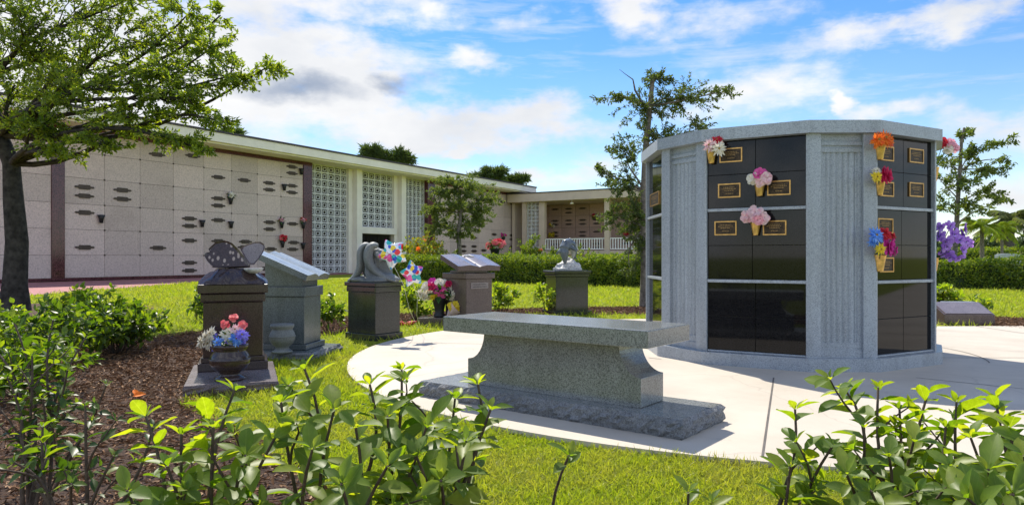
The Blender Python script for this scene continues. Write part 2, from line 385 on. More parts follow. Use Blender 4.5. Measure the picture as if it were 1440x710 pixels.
# ------------------------------------------------------------------ camera
cd = bpy.data.cameras.new('camera'); cam = bpy.data.objects.new('camera', cd); COL.objects.link(cam)
cam.location = (0, 0, EYE); cam.rotation_euler = (R(90), 0, 0)
cd.sensor_width = 36; cd.lens = 25.0; cd.shift_y = 7 / 1440; cd.clip_start = .05; cd.clip_end = 4000
sc.camera = cam

# ------------------------------------------------------------------ light
SUN_EL, SUN_AZ = 53.0, math.degrees(math.atan2(-.36, .93))     # azimuth clockwise from +Y: behind the scene, to the left
sd = bpy.data.lights.new('sun', 'SUN'); sd.energy = 4.25; sd.angle = R(.53); sd.color = (1, .93, .81)
sun = bpy.data.objects.new('sun', sd); COL.objects.link(sun)
sdir = Vector((math.sin(R(SUN_AZ)) * math.cos(R(SUN_EL)), math.cos(R(SUN_AZ)) * math.cos(R(SUN_EL)), math.sin(R(SUN_EL))))
sun.rotation_euler = sdir.to_track_quat('Z', 'Y').to_euler(); sun.location = (0, 0, 30)

def make_world():
    w = bpy.data.worlds.new('World'); sc.world = w; w.use_nodes = True; nt = w.node_tree; nt.nodes.clear()
    out = nt.nodes.new('ShaderNodeOutputWorld'); bg = nt.nodes.new('ShaderNodeBackground'); nt.links.new(bg.outputs[0], out.inputs[0])
    sky = nt.nodes.new('ShaderNodeTexSky'); sky.sky_type = 'NISHITA'; sky.sun_disc = False
    sky.sun_elevation = R(SUN_EL); sky.sun_rotation = R(SUN_AZ); sky.air_density = 1.0; sky.dust_density = .0; sky.ozone_density = 2.5
    tc = nt.nodes.new('ShaderNodeTexCoord'); sep = nt.nodes.new('ShaderNodeSeparateXYZ'); nt.links.new(tc.outputs['Generated'], sep.inputs[0])
    def mth(op, a, b=None, c=None, clamp=False):
        n = nt.nodes.new('ShaderNodeMath'); n.operation = op; n.use_clamp = clamp
        for i, v in enumerate((a, b, c)):
            if v is None: continue
            if hasattr(v, 'is_output'): nt.links.new(v, n.inputs[i])
            else: n.inputs[i].default_value = v
        return n.outputs[0]
    az = mth('ARCTAN2', sep.outputs[0], sep.outputs[1]); el = mth('ARCSINE', sep.outputs[2])
    # domain warp
    def nz(scale, detail, rough, vec, off=0):
        n = nt.nodes.new('ShaderNodeTexNoise'); n.inputs['Scale'].default_value = scale; n.inputs['Detail'].default_value = detail; n.inputs['Roughness'].default_value = rough
        mp = nt.nodes.new('ShaderNodeMapping'); mp.inputs['Location'].default_value = (off, off * .7, off * 1.3)
        nt.links.new(vec, mp.inputs[0]); nt.links.new(mp.outputs[0], n.inputs['Vector']); return n
    comb = nt.nodes.new('ShaderNodeCombineXYZ'); nt.links.new(az, comb.inputs[0]); nt.links.new(mth('MULTIPLY', el, 1.9), comb.inputs[1])
    ae = comb.outputs[0]
    puff = nz(13, 9, .58, ae)                       # cauliflower detail
    big = nz(4.5, 6, .55, ae, 3.1)
    wx = mth('MULTIPLY', mth('SUBTRACT', nz(9, 5, .6, ae, 7.7).outputs['Fac'], .5), .16)
    wy = mth('MULTIPLY', mth('SUBTRACT', nz(9, 5, .6, ae, 11.3).outputs['Fac'], .5), .085)
    ax = mth('ADD', az, wx); ey = mth('ADD', el, wy)
    def ellp(px, py, sx, sy, slope=0.0):
        a0 = math.atan((px - CX) / F); e0 = math.atan((HY - py) / F * math.cos(a0)); sa = sx / F * math.cos(a0) ** 2; se = sy / F * math.cos(a0)
        dx = mth('SUBTRACT', ax, a0); dy = mth('SUBTRACT', ey, e0)
        if slope: dy = mth('MULTIPLY_ADD', dx, -slope, dy)
        q = mth('ADD', mth('POWER', mth('ABSOLUTE', mth('DIVIDE', dx, sa)), 2), mth('POWER', mth('ABSOLUTE', mth('DIVIDE', dy, se)), 2))
        return mth('EXPONENT', mth('MULTIPLY', q, -1.0))
    blobs = [(330, 95, 235, 115, 0, 1.2), (470, 125, 150, 75, 0, 1.2), (590, 180, 220, 44, 0, 1.1), (740, 170, 120, 36, 0, .95), (645, 88, 62, 24, 0, .8), (470, 8, 260, 34, 0, .8),
             (890, 15, 75, 42, 0, .95), (660, 25, 130, 20, 0, .5), (640, 214, 44, 11, 0, 1.1), (1280, 35, 210, 26, .16, .85), (1130, 75, 190, 40, .1, .5), (1060, 130, 150, 48, .1, .68), (1000, 30, 220, 40, .05, .5),
             (1250, 155, 110, 24, 0, .75), (1182, 140, 26, 20, 0, .85), (1400, 190, 130, 45, 0, .75), (1420, 270, 110, 45, 0, .8), (760, 245, 200, 16, 0, .7), (940, 215, 130, 30, 0, .55),
             (130, 130, 260, 170, 0, 1.3), (560, 250, 300, 18, 0, .55), (-200, 100, 400, 200, 0, .8), (1150, 230, 200, 40, 0, .5)]
    dens = None
    for px, py, sx, sy, sl, amp in blobs:
        e = mth('MULTIPLY', ellp(px, py, sx, sy, sl), amp); dens = e if dens is None else mth('MAXIMUM', dens, e)
    # unseen noise clouds behind the viewer, their cover chosen for fill light
    back = nt.nodes.new('ShaderNodeMapRange'); nt.links.new(sep.outputs[1], back.inputs[0]); back.inputs[1].default_value = .55; back.inputs[2].default_value = .2
    rest = mth('MULTIPLY', mth('MULTIPLY', mth('SUBTRACT', nz(3.0, 7, .6, tc.outputs['Generated'], 5).outputs['Fac'], .38), 2.8, clamp=True), back.outputs[0])
    dens = mth('MAXIMUM', dens, rest)
    d1 = mth('ADD', dens, mth('MULTIPLY', mth('SUBTRACT', puff.outputs['Fac'], .5), 1.5))
    mr = nt.nodes.new('ShaderNodeMapRange'); mr.interpolation_type = 'SMOOTHSTEP'; nt.links.new(d1, mr.inputs[0]); mr.inputs[1].default_value = .20; mr.inputs[2].default_value = .95
    D = mr.outputs[0]
    # thin cirrus veil
    stre = nt.nodes.new('ShaderNodeCombineXYZ'); nt.links.new(mth('MULTIPLY_ADD', el, 1.5, az), stre.inputs[0]); nt.links.new(mth('MULTIPLY', el, 7.0), stre.inputs[1])
    cir = nz(5, 8, .62, stre.outputs[0], 2.0)
    cm = nt.nodes.new('ShaderNodeMapRange'); nt.links.new(cir.outputs['Fac'], cm.inputs[0]); cm.inputs[1].default_value = .44; cm.inputs[2].default_value = .76; cm.inputs[3].default_value = 0; cm.inputs[4].default_value = .65
    # horizon veil
    hv = mth('MULTIPLY', mth('EXPONENT', mth('MULTIPLY', mth('ABSOLUTE', el), -5.5)), .52)
    veil = mth('MAXIMUM', cm.outputs[0], hv)
    cov = mth('SUBTRACT', 1.0, mth('MULTIPLY', mth('SUBTRACT', 1.0, D), mth('SUBTRACT', 1.0, veil)))
    # grey undersides
    dk = mth('MAXIMUM', mth('MULTIPLY', ellp(420, 120, 95, 24), 1.0), mth('MULTIPLY', ellp(566, 117, 40, 19), .95))
    dk = mth('MAXIMUM', dk, mth('MULTIPLY', ellp(430, 60, 60, 14), .25)); dk = mth('MAXIMUM', dk, mth('MULTIPLY', ellp(600, 205, 200, 12), .28))
    soft = nt.nodes.new('ShaderNodeMapRange'); nt.links.new(big.outputs['Fac'], soft.inputs[0]); soft.inputs[1].default_value = .35; soft.inputs[2].default_value = .7; soft.inputs[3].default_value = .38; soft.inputs[4].default_value = 0
    dk = mth('MAXIMUM', dk, soft.outputs[0], clamp=True)
    CL = WORLD_CLOUD
    cloud = mixc(nt, dk, tuple(x * CL for x in (1.0, 1.0, 1.0)), tuple(x * CL for x in (.36, .43, .56)))
    hs = nt.nodes.new('ShaderNodeHueSaturation'); hs.inputs['Saturation'].default_value = 1.40; hs.inputs['Hue'].default_value = .507; hs.inputs['Value'].default_value = .82; nt.links.new(sky.outputs[0], hs.inputs['Color'])
    bk = nt.nodes.new('ShaderNodeMapRange'); nt.links.new(sep.outputs[1], bk.inputs[0]); bk.inputs[1].default_value = .25; bk.inputs[2].default_value = -.35; bk.inputs[3].default_value = 1.0; bk.inputs[4].default_value = 2.3   # unseen clouds behind the viewer boosted as added fill for the shaded sides
    vm = nt.nodes.new('ShaderNodeVectorMath'); vm.operation = 'SCALE'; nt.links.new(cloud, vm.inputs[0]); nt.links.new(bk.outputs[0], vm.inputs[3])
    col = mixc(nt, cov, hs.outputs[0], vm.outputs[0])
    nt.links.new(col, bg.inputs[0]); bg.inputs[1].default_value = WORLD_STR
WORLD_STR = .13; WORLD_CLOUD = 4.8
make_world()
sc.view_settings.view_transform = 'Standard'; sc.view_settings.look = 'None'; sc.view_settings.exposure = 0.74; sc.view_settings.gamma = 1.0; sc.view_settings.use_curve_mapping = False
sc.render.engine = 'CYCLES'; sc.cycles.use_denoising = True; sc.cycles.max_bounces = 7; sc.cycles.transparent_max_bounces = 8; sc.cycles.caustics_reflective = False; sc.cycles.caustics_refractive = False
sc.cycles.sample_clamp_indirect = 6.0
# ================================================================== GROUND
PC = Vector((2.55, 7.45)); PR = 4.17            # round concrete pad
CC = Vector((2.92, 7.69))                       # columbarium centre
def ring_in(a): return 5.42 + .12 * math.sin(3 * a + 1) + .07 * math.sin(11 * a) + .05 * math.sin(23 * a)
def ring_out(a): return 7.25 + .2 * math.sin(2 * a + .5) + .08 * math.sin(13 * a) + (.7 if -2.9 < a < -2.0 else 0) * math.sin((a + 2.9) / .9 * math.pi)
def struct(o): o['kind'] = 'structure'; return o
g = MB(); S = 1500
g.add([(-S, -S, GZ), (S, -S, GZ), (S, S, GZ), (-S, S, GZ)], [(0, 1, 2, 3)])
struct(g.build('ground', M['lawn']))
# mulch ring bed under the shrubs and monuments
g = MB(); n = 220; vs = []
for i in range(n):
    a = 2 * math.pi * i / n - math.pi
    for r in (ring_in(a), ring_out(a)): vs.append((PC.x + r * math.cos(a), PC.y + r * math.sin(a), GZ + .006))
g.add(vs, [(2 * i, 2 * i + 1, (2 * i + 3) % (2 * n), (2 * i + 2) % (2 * n)) for i in range(n)])
struct(g.build('mulch_bed', M['mulch']))
TREE0 = gp(20, 437, GZ)
g = MB(); vs = [(TREE0.x + (2.3 + .2 * math.sin(5 * a)) * math.cos(a), TREE0.y + (2.3 + .2 * math.sin(4 * a)) * math.sin(a), GZ + .005) for a in np.linspace(0, 2 * math.pi, 48, endpoint=False)]
g.add(vs, [tuple(range(48))]); struct(g.build('mulch_patch', M['mulch']))
# concrete pad: disc cut in sectors (tooled joints between), plus the path leaving to the right
pad = MB(); jn = MB()
def arc(r, a0, a1, n): return [(PC.x + r * math.cos(a), PC.y + r * math.sin(a)) for a in np.linspace(a0, a1, n)]
g = MB(); g.prism(arc(PR, 0, 2 * math.pi, 161)[:-1], -.10, 0.0)
struct(g.build('concrete_pad', M['concrete'], bevel=.008))
g = MB(); g.prism([(6.0, 4.9), (30, 6.2), (30, 11.2), (5.4, 10.35)], -.10, -.002)
struct(g.build('concrete_path', M['concrete'], bevel=.008))
def strip(p, q, w=.012, z=.003):
    p = Vector(p[:2]); q = Vector(q[:2]); t = (q - p).normalized(); nn = Vector((-t.y, t.x)) * w / 2
    jn.add([(*(p - nn), z), (*(q - nn), z), (*(q + nn), z), (*(p + nn), z)], [(0, 1, 2, 3)])
strip(gp(1088, 531), gp(1072, 643)); strip(gp(1288, 531), gp(1480, 551)); strip(gp(1322, 503), gp(1480, 503)); strip(gp(562, 481.5), gp(700, 484)); strip(gp(912, 503), gp(930, 505))
strip((6.75, 5.0), (6.75, 10.35), .015)
rj = arc(1, 0, 1, 2)
for a0 in np.linspace(-2.8, .3, 90):
    a1 = a0 + .0352; r = 1.86; jn.add([(CC.x + (r + d) * math.cos(a), CC.y + (r + d) * math.sin(a), .0035) for a, d in ((a0, 0), (a0, .011), (a1, .011), (a1, 0))], [(0, 1, 2, 3)]) if a0 > -.55 else None
struct(jn.build('concrete_joint', M['joint']))

# ------------------------------------------------------------------ mausoleum frame of reference
BD = Vector((.511, .8596)); BN = Vector((.8596, -.511)); B0 = Vector((-19.1, 30.3))
def BW(t, z, e=0.0): p = B0 + BD * t + BN * e; return Vector((p.x, p.y, z))
def t_px(px, e=0.0):
    r = (px - CX) / F; o = B0 + BN * e; return (r * o.y - o.x) / (BD.x - r * BD.y)
def b_at(px, py, e=0.0):
    t = t_px(px, e); Y = BW(t, 0, e).y; return t, EYE - (py - HY) / F * Y
# red paved walk in front of the crypts
g = MB(); p0 = BW(-25, 0, .1); p1 = BW(11.9, 0, .1)
g.add([(-13.1, 3.0, GZ + .01), (p1.x, p1.y, GZ + .01), (p0.x, p0.y, GZ + .01), (-32, 3, GZ + .01)], [(0, 1, 2, 3)])
e0, e1, e2, e3 = BW(11.9, 0, .1), BW(40, 0, .1), BW(40, 0, 1.6), BW(11.9, 0, 1.6)
g.add([(v.x, v.y, GZ + .014) for v in (e3, e2, e1, e0)], [(0, 1, 2, 3)])
struct(g.build('walkway', M['paving']))

def is_lawn(x, y):
    d = np.hypot(x - PC.x, y - PC.y); a = np.arctan2(y - PC.y, x - PC.x)
    ri = 5.42 + .12 * np.sin(3 * a + 1) + .07 * np.sin(11 * a) + .05 * np.sin(23 * a); ro = 7.25 + .2 * np.sin(2 * a + .5)
    ro = ro + np.where((a > -2.9) & (a < -2.0), .7 * np.sin((a + 2.9) / .9 * math.pi), 0)
    ok = (d > PR - .008) & ~((d > ri) & (d < ro))
    ok &= ~((x > 6) & (y > 4.95 + (x - 6) * .054) & (y < 10.37 + (x - 5.4) * .035))
    ok &= ~((x < -13.0) & (y < 41)); ok &= ((x - B0.x) * BN.x + (y - B0.y) * BN.y) > 1.7
    ok &= np.hypot(x - TREE0.x, y - TREE0.y) > 2.3
    return ok
# grass blades: a dense stand near the viewer, larger tufts further out
def grass(n, r0, r1, power, name, hs):
    u = rng.random(n); r = (r0 ** power + u * (r1 ** power - r0 ** power)) ** (1 / power); th = rng.uniform(R(-50), R(50), n)
    x = r * np.sin(th); y = r * np.cos(th); ok = is_lawn(x, y); x, y, r = x[ok], y[ok], r[ok]; n = len(x)
    k = np.clip(r / 5.0, .8, 6) ** .8
    clump = .5 + .5 * np.sin(x * 3.1 + 2 * np.sin(y * 2.3)) * np.sin(y * 2.7 + 1.5 * np.sin(x * 1.9))
    d = rng.normal(size=(n, 3)); d[:, 2] = np.abs(d[:, 2]) * .9 + .35; nrm = unit(n)
    L = hs * rng.uniform(.55, 1.25, n) * (.8 + .45 * clump) * np.clip(k, .8, 2.2); W = .0062 * k * rng.uniform(.7, 1.3, n)
    V, P = leaves(np.stack([x, y, np.full(n, GZ - .002)], 1), d, nrm, L, W, T_BLADE)
    o = np_obj(name, V, P, M['grass']); tag(o, 'bright yellow-green St Augustine lawn grass around the concrete pad', 'grass', kind='stuff')
grass(230000, 2.4, 8.0, .75, 'grass', .060)
grass(120000, 8.0, 34.0, .9, 'grass', .055)
# bark chips
def chips(n):
    a = rng.uniform(-math.pi, math.pi, n); r = np.sqrt(rng.uniform(5.25 ** 2, 8.0 ** 2, n)); x = PC.x + r * np.cos(a); y = PC.y + r * np.sin(a)
    ri = 5.42 + .12 * np.sin(3 * a + 1) + .07 * np.sin(11 * a) - .06; ro = 7.35 + .2 * np.sin(2 * a + .5) + np.where((a > -2.9) & (a < -2.0), .7 * np.sin((a + 2.9) / .9 * math.pi), 0)
    ok = (r > ri) & (r < ro) & (y > .8) & (np.abs(x) < y * 1.0 + .5); x, y = x[ok], y[ok]; n = len(x)
    d = rng.normal(size=(n, 3)); d[:, 2] *= .28; nrm = rng.normal(size=(n, 3)) * .5; nrm[:, 2] += 1
    V, P = leaves(np.stack([x, y, GZ + rng.uniform(.006, .028, n)], 1), d, nrm, rng.uniform(.02, .075, n), rng.uniform(.006, .02, n), T_LEAF)
    tag(np_obj('mulch_chips', V, P, M['mulch_chip']), 'reddish brown bark mulch spread under the shrubs', 'mulch', kind='stuff')
chips(150000)

# ================================================================== COLUMBARIUM
A_W, B_W = .945, .62
RA = B_W + A_W * math.cos(R(30)); RB = A_W + B_W * math.cos(R(30))
def nang(k): return R(-90.5 + 30 * k)
def napo(k): return RB if k % 2 == 0 else RA
def nvec(k): return Vector((math.cos(nang(k)), math.sin(nang(k))))
def tvec(k): return Vector((-math.sin(nang(k)), math.cos(nang(k))))   # left -> right as seen from outside
def vert(k, off, off2=None):      # corner between face k and face k+1
    n1, n2 = nvec(k), nvec(k + 1); d1 = napo(k) + off; d2 = napo(k + 1) + (off if off2 is None else off2)
    det = n1.x * n2.y - n1.y * n2.x
    return CC + Vector(((d1 * n2.y - d2 * n1.y) / det, (n1.x * d2 - n2.x * d1) / det))
def poly(off): return [tuple(vert(k, off)) for k in range(12)]
def face_hit(k, px, py, off):
    """point on face k (pushed in by -off) seen at photo pixel"""
    d = Vector(((px - CX) / F, 1.0, -(py - HY) / F)); n = nvec(k); c = CC + n * (napo(k) + off)
    t = (n.x * c.x + n.y * c.y) / (n.x * d.x + n.y * d.y); return Vector((0, 0, EYE)) + d * t
colu = thing('columbarium', 'twelve sided grey granite columbarium with black niche fronts on the concrete pad', 'columbarium', (CC.x, CC.y, 0))
g = MB(); g.prism(poly(0.0), 0, .115); g.build('base', M['granite'], colu, .008)
g = MB(); g.prism(poly(0.0), 2.09, 2.20); g.build('cap', M['granite'], colu, .007)
g = MB(); g.prism(poly(-.16), .115, 2.09); g.build('core', M['granite'], colu)
ZB, ZT = .115, 2.09
for k in range(-5, 7):
    n3 = nvec(k); t3 = tvec(k); half = (B_W if k % 2 == 0 else A_W) / 2
    if k % 2 == 0:                                    # fluted face with two flat posts
        for s in (-1, 1):
            V0 = vert(k - 1, -.05) if s < 0 else vert(k, -.05)
            a = V0 - t3 * s * .112; b = a - n3 * .10
            kw = k - 1 if s < 0 else k + 1; tw = tvec(kw) * (-1 if s < 0 else 1)
            w = V0 + tw * .022 * (1 if s > 0 else 1); w2 = w - nvec(kw) * .10
            pl = [V0, a, b, w2, w]
            if s > 0: pl = [V0, w, w2, b, a]
            m = MB(); m.prism([tuple(p) for p in pl][::(1 if s > 0 else 1)], ZB, ZT); m.build('post', M['granite'], colu, .004)
        # fluted panel
        m = MB(); wv = half - .05 * math.tan(R(15)) - .112; N_ = 60
        def dep(u): # u in -1..1
            f = 0.0
            for c in (-.58, -.29, 0, .29, .58):
                q = abs(u - c) / .13
                if q < 1: f += .014 * (1 - q * q)
            if abs(u) > .80: f += .012
            return -.100 + f
        us = np.linspace(-1, 1, N_)
        c0 = CC
        def P(u, off, z): q = c0 + n3 * (napo(k) + off) + t3 * (u * wv); return (q.x, q.y, z)
        z0, z1 = .245, 1.93
        vs = [P(u, dep(u), z0) for u in us] + [P(u, dep(u), z1) for u in us]
        m.add(vs, [(i, i + 1, N_ + i + 1, N_ + i) for i in range(N_ - 1)], 0, False)
        def blk(za, zb, off):
            m.hexa([P(-1, off, za), P(1, off, za), P(1, -.165, za), P(-1, -.165, za), P(-1, off, zb), P(1, off, zb), P(1, -.165, zb), P(-1, -.165, zb)])
        blk(ZB, .185, -.070); blk(.185, .245, -.082); blk(z1, 1.965, -.080); blk(1.965, 1.99, -.092); blk(1.99, 2.02, -.078); blk(2.02, ZT, -.092)
        m.build('fluted_panel', M['granite'], colu)
    else:
        hw = half - .085 * math.tan(R(15)) * 0 - .035
        def P(u, off, z): q = CC + n3 * (napo(k) + off) + t3 * u; return (q.x, q.y, z)
        tiers = [(.135, .765), (.797, 1.427), (1.459, 2.085)]
        for za, zb in ((.117, .133), (.767, .795), (1.429, 1.457)):
            m = MB(); o1, o2 = -.062, -.15
            m.hexa([P(-hw, o1, za), P(hw, o1, za), P(hw, o2, za), P(-hw, o2, za), P(-hw, o1, zb), P(hw, o1, zb), P(hw, o2, zb), P(-hw, o2, zb)])
            m.build('ledge', M['granite'], colu, .003)
        mm = MB()
        for ti, (za, zb) in enumerate(tiers):
            mid = -.028 if ti == 1 else 0.0
            for r in range(2):
                for c in range(2):
                    x0, x1 = (-hw, mid - .0022) if c == 0 else (mid + .0022, hw)
                    y0 = za + (zb - za) * r / 2 + .002; y1 = za + (zb - za) * (r + 1) / 2 - .002
                    m = MB() if k in (-3, -1, 1) else mm; o1, o2 = -.088, -.15
                    m.hexa([P(x0, o1, y0), P(x1, o1, y0), P(x1, o2, y0), P(x0, o2, y0), P(x0, o1, y1), P(x1, o1, y1), P(x1, o2, y1), P(x0, o2, y1)])
                    if m is not mm: m.build('niche_front', M['black'], colu, .0015)
        if k not in (-3, -1, 1): mm.build('niche_front', M['black'], colu)
# bronze plaques on the niches
def niche_plaque(k, x0, y0, x1, y1):
    tl = face_hit(k, x0, (y0), -.085); br = face_hit(k, x1, y1, -.085); c = (tl + br) / 2
    n3 = nvec(k); t3 = tvec(k); w = abs((br - tl).dot(Vector((t3.x, t3.y, 0)))) / 2; h = .066 if k != -3 else .07
    def P(u, off, z): return (c.x + t3.x * u + n3.x * off, c.y + t3.y * u + n3.y * off, c.z + z)
    f = MB(); fw = .011
    for (u0, u1, v0, v1) in ((-w, w, h - fw, h), (-w, w, -h, -h + fw), (-w, -w + fw, -h + fw, h - fw), (w - fw, w, -h + fw, h - fw)):
        f.hexa([P(u0, .009, v0), P(u1, .009, v0), P(u1, -.002, v0), P(u0, -.002, v0), P(u0, .009, v1), P(u1, .009, v1), P(u1, -.002, v1), P(u0, -.002, v1)])
    # raised illegible lines of lettering
    q = MB(); w2, h2 = w - fw, h - fw
    q.hexa([P(-w2, .004, -h2), P(w2, .004, -h2), P(w2, -.002, -h2), P(-w2, -.002, -h2), P(-w2, .004, h2), P(w2, .004, h2), P(w2, -.002, h2), P(-w2, -.002, h2)])
    lt = q
    for i, (v, ww) in enumerate(((.55, .6), (.28, .75), (.0, .5), (-.5, .35))):
        u = -ww * w2
        while u < ww * w2 - .006:
            l = random.uniform(.006, .018); l = min(l, ww * w2 - u)
            lt.hexa([P(u, .0055, v * h2 - .0035), P(u + l, .0055, v * h2 - .0035), P(u + l, .003, v * h2 - .0035), P(u, .003, v * h2 - .0035), P(u, .0055, v * h2 + .0035), P(u + l, .0055, v * h2 + .0035), P(u + l, .003, v * h2 + .0035), P(u, .003, v * h2 + .0035)], 1)
            u += l + .005
    o = q.build('plaque', [M['plaque'], M['lettering']], colu); f.build('plaque_frame', M['bronze'], o)
for a in ((-1, 1012, 207, 1044, 230), (-1, 1010, 257, 1041.5, 279.5), (-1, 1079, 253, 1112, 276), (-1, 1005, 310, 1036, 332), (-1, 1073, 309, 1106, 332),
          (1, 1236, 205, 1256, 227), (1, 1278, 208, 1298, 231), (1, 1236, 255, 1256, 277), (1, 1278, 256, 1298, 278), (1, 1234, 308, 1255, 327), (1, 1236, 361.6, 1256, 383), (-3, 915, 270, 927, 291)):
    niche_plaque(*a)

# ------------------------------------------------------------------ silk flowers
def frame(nv):
    nv = Vector(nv).normalized(); u = nv.cross(Vector((0, 0, 1)))
    if u.length < .1: u = Vector((1, 0, 0))
    u.normalize(); return nv, u, nv.cross(u)
def bloom_geo(c, nv, r, n=14, layers=3, kind='round'):
    nv, u, w = frame(nv); items = []
    if kind == 'trumpet':       # six broad petals opening from a throat
        a = np.linspace(0, 2 * math.pi, 6, endpoint=False) + rng.uniform(0, 1) + rng.normal(0, .1, 6); rad = np.outer(np.cos(a), u) + np.outer(np.sin(a), w)
        for lift, f in ((.55, 1.0), (1.3, .62)):
            items.append(leaves(np.array(c)[None, :] - np.array(nv) * r * .35 + rad * 0, rad + np.array(nv) * lift + rng.normal(0, .12, (6, 3)), np.array(nv)[None, :] - rad * .4, r * f * rng.uniform(.9, 1.25, 6), r * .8 * f, T_PETAL))
        return merge(items)
    for l in range(layers):
        f = 1 - l / (layers + .35); m = max(5, int(n * (1 - .25 * l))); a = np.linspace(0, 2 * math.pi, m, endpoint=False) + rng.uniform(0, 1) + rng.normal(0, .06, m)
        lift = (.15 + .85 * l / max(1, layers - 1)) if kind == 'round' else .12 + .3 * l
        rad = np.outer(np.cos(a), u) + np.outer(np.sin(a), w)
        d = rad + np.array(nv) * lift * .8 + rng.normal(0, .22, (m, 3)); nr = np.array(nv)[None, :] - rad * (.4 if kind == 'round' else .1) + rng.normal(0, .1, (m, 3))
        base = np.array(c)[None, :] + rad * r * .08 + np.array(nv) * r * .12 * l
        L = r * (f ** .5) * rng.uniform(.8, 1.25, m)
        items.append(leaves(base, d, nr, L, L * (.95 if kind == 'round' else .34), T_PETAL if kind == 'round' else T_RAY))
    return merge(items)
def bouquet(name, label, cat, base, blooms, group=None, leafn=8, leafL=.06, spread=.06, stems=True, leafmat_='p_leaf'):
    """blooms: (centre, normal, radius, material key, kind)"""
    base = Vector(base); t = thing(name, label, cat, base, group)
    bc = sum((Vector(b[0]) for b in blooms), Vector((0, 0, 0))) / len(blooms)
    if stems:
        s = MB()
        for c, nv, r, mk, kd in blooms: s.tube([base, base.lerp(Vector(c), .5) + Vector((0, 0, .01)), Vector(c)], .0035, 5)
        s.build('stem', M['p_leaf'], t)
    for c, nv, r, mk, kd in blooms:
        lay = 4 if kd == 'round' else 3; nn = 9 if kd == 'round' else (18 if kd == 'daisy' else 26)
        V, P = bloom_geo(c, nv, r, nn, lay, kd if kd in ('round', 'trumpet') else 'ray'); o = np_obj('bloom', V, P, M[mk], t, True)
        if kd not in ('round', 'trumpet'):
            e = MB(); e.ell(Vector(c) + Vector(nv).normalized() * r * .22, (r * .17,) * 3, n=8, k=6); e.build('flower_eye', M['p_dark'], o)
    if leafn:
        lc = base.lerp(bc, .6); d = unit(leafn); d[:, 2] = d[:, 2] * .5 + .1
        V, P = leaves(np.array(lc)[None, :] + d * spread * .3, d, np.array([0, 0, 1.0]) + unit(leafn) * .4, leafL * rng.uniform(.8, 1.3, leafn), leafL * .45, T_MID); np_obj('foliage', V, P, M[leafmat_], t, True)
    return t
def niche_vase(k, px, ytop, ybot, label):
    top = face_hit(k, px, ytop, -.03); bot = face_hit(k, px, ybot, -.055); h = top.z - bot.z; r = h * .36
    n3 = nvec(k); c = face_hit(k, px, ybot, -.088 + .045); t = thing('niche_vase', label, 'vase', c, 'bronze vases on the niche fronts')
    m = MB(); m.lathe([(.001, 0), (r * .52, .0), (r * .56, .008), (r * .75, h * .45), (r * .95, h * .85), (r * 1.06, h * .95), (r * 1.06, h), (r * .9, h), (r * .7, h * .6), (.001, h * .5)], c, 24)
    m.build('cup', M['vasegold'], t)
    b = MB(); d = Vector((n3.x, n3.y, 0)); b.box(c - d * .032 + Vector((0, 0, h * .5)), (.018, .024, .03), nang(k)); b.build('bracket', M['vasegold'], t)
    return c + Vector((0, 0, h * .6)), Vector((n3.x, n3.y, 0)), Vector((tvec(k).x, tvec(k).y, 0))
def on(k, px, py, off=.06): return face_hit(k, px, py, off)
def nb(k, dx, dz=0.2): n3 = nvec(k); t3 = tvec(k); return Vector((n3.x + t3.x * dx, n3.y + t3.y * dx, dz))
FL = 'silk flowers in the niche vases'
c, _, _ = niche_vase(-1, 1000.5, 210, 230, 'bronze niche vase holding the pink and white daisies, top left of the wide front face')
bouquet('daisy_bouquet', 'two big daisies, one pink and one white, at top left of the wide black face', 'flowers', c,
        [(on(-1, 998, 204), nb(-1, -.3, .1), .062, 'p_palepink', 'daisy'), (on(-1, 1011, 209), nb(-1, .4, .0), .066, 'p_white', 'daisy'), (on(-1, 1008, 197, .02), nb(-1, .2, .8), .05, 'p_red', 'fuzz')], FL, 6, .05)
c, _, _ = niche_vase(-1, 1068, 254, 276, 'bronze niche vase in the second row between two plaques under hot pink blooms')
bouquet('rose_bouquet', 'hot pink flower with cream and pale pink roses in the second row of niches', 'flowers', c,
        [(on(-1, 1058, 252), nb(-1, -.5, .1), .055, 'p_white', 'round'), (on(-1, 1068, 245, .05), nb(-1, 0, .7), .062, 'p_hot', 'round'), (on(-1, 1078, 251), nb(-1, .5, .1), .055, 'p_palepink', 'round'), (on(-1, 1069, 255, .08), nb(-1, .1, -.1), .045, 'p_palepink', 'round')], FL, 8, .05)
c, _, _ = niche_vase(-1, 1062.5, 312, 331, 'bronze niche vase in the third row under pale pink peonies')
bouquet('peony_bouquet', 'cluster of pale pink peonies in the third row of niches', 'flowers', c,
        [(on(-1, 1049, 305), nb(-1, -.6, .1), .052, 'p_palepink', 'round'), (on(-1, 1063, 300, .07), nb(-1, 0, .4), .064, 'p_palepink', 'round'), (on(-1, 1074, 306), nb(-1, .6, .1), .05, 'p_palepink', 'round'), (on(-1, 1066, 309, .09), nb(-1, .1, -.1), .045, 'p_pink', 'round')], FL, 6, .045)
c, _, _ = niche_vase(1, 1237, 201, 225, 'bronze niche vase under the orange blooms at the top of the narrow right face')
bouquet('orange_bouquet', 'spiky orange flowers at the top of the right hand niche face', 'flowers', c,
        [(on(1, 1235, 197), nb(1, -.4, .3), .065, 'p_orange', 'fuzz'), (on(1, 1244, 195), nb(1, 0, .5), .075, 'p_orange', 'fuzz'), (on(1, 1251, 198, .03), nb(1, .4, .2), .06, 'p_orange', 'fuzz')], FL, 5, .04)
c, _, _ = niche_vase(1, 1237, 254, 275, 'bronze niche vase under the crimson rose and yellow flower')
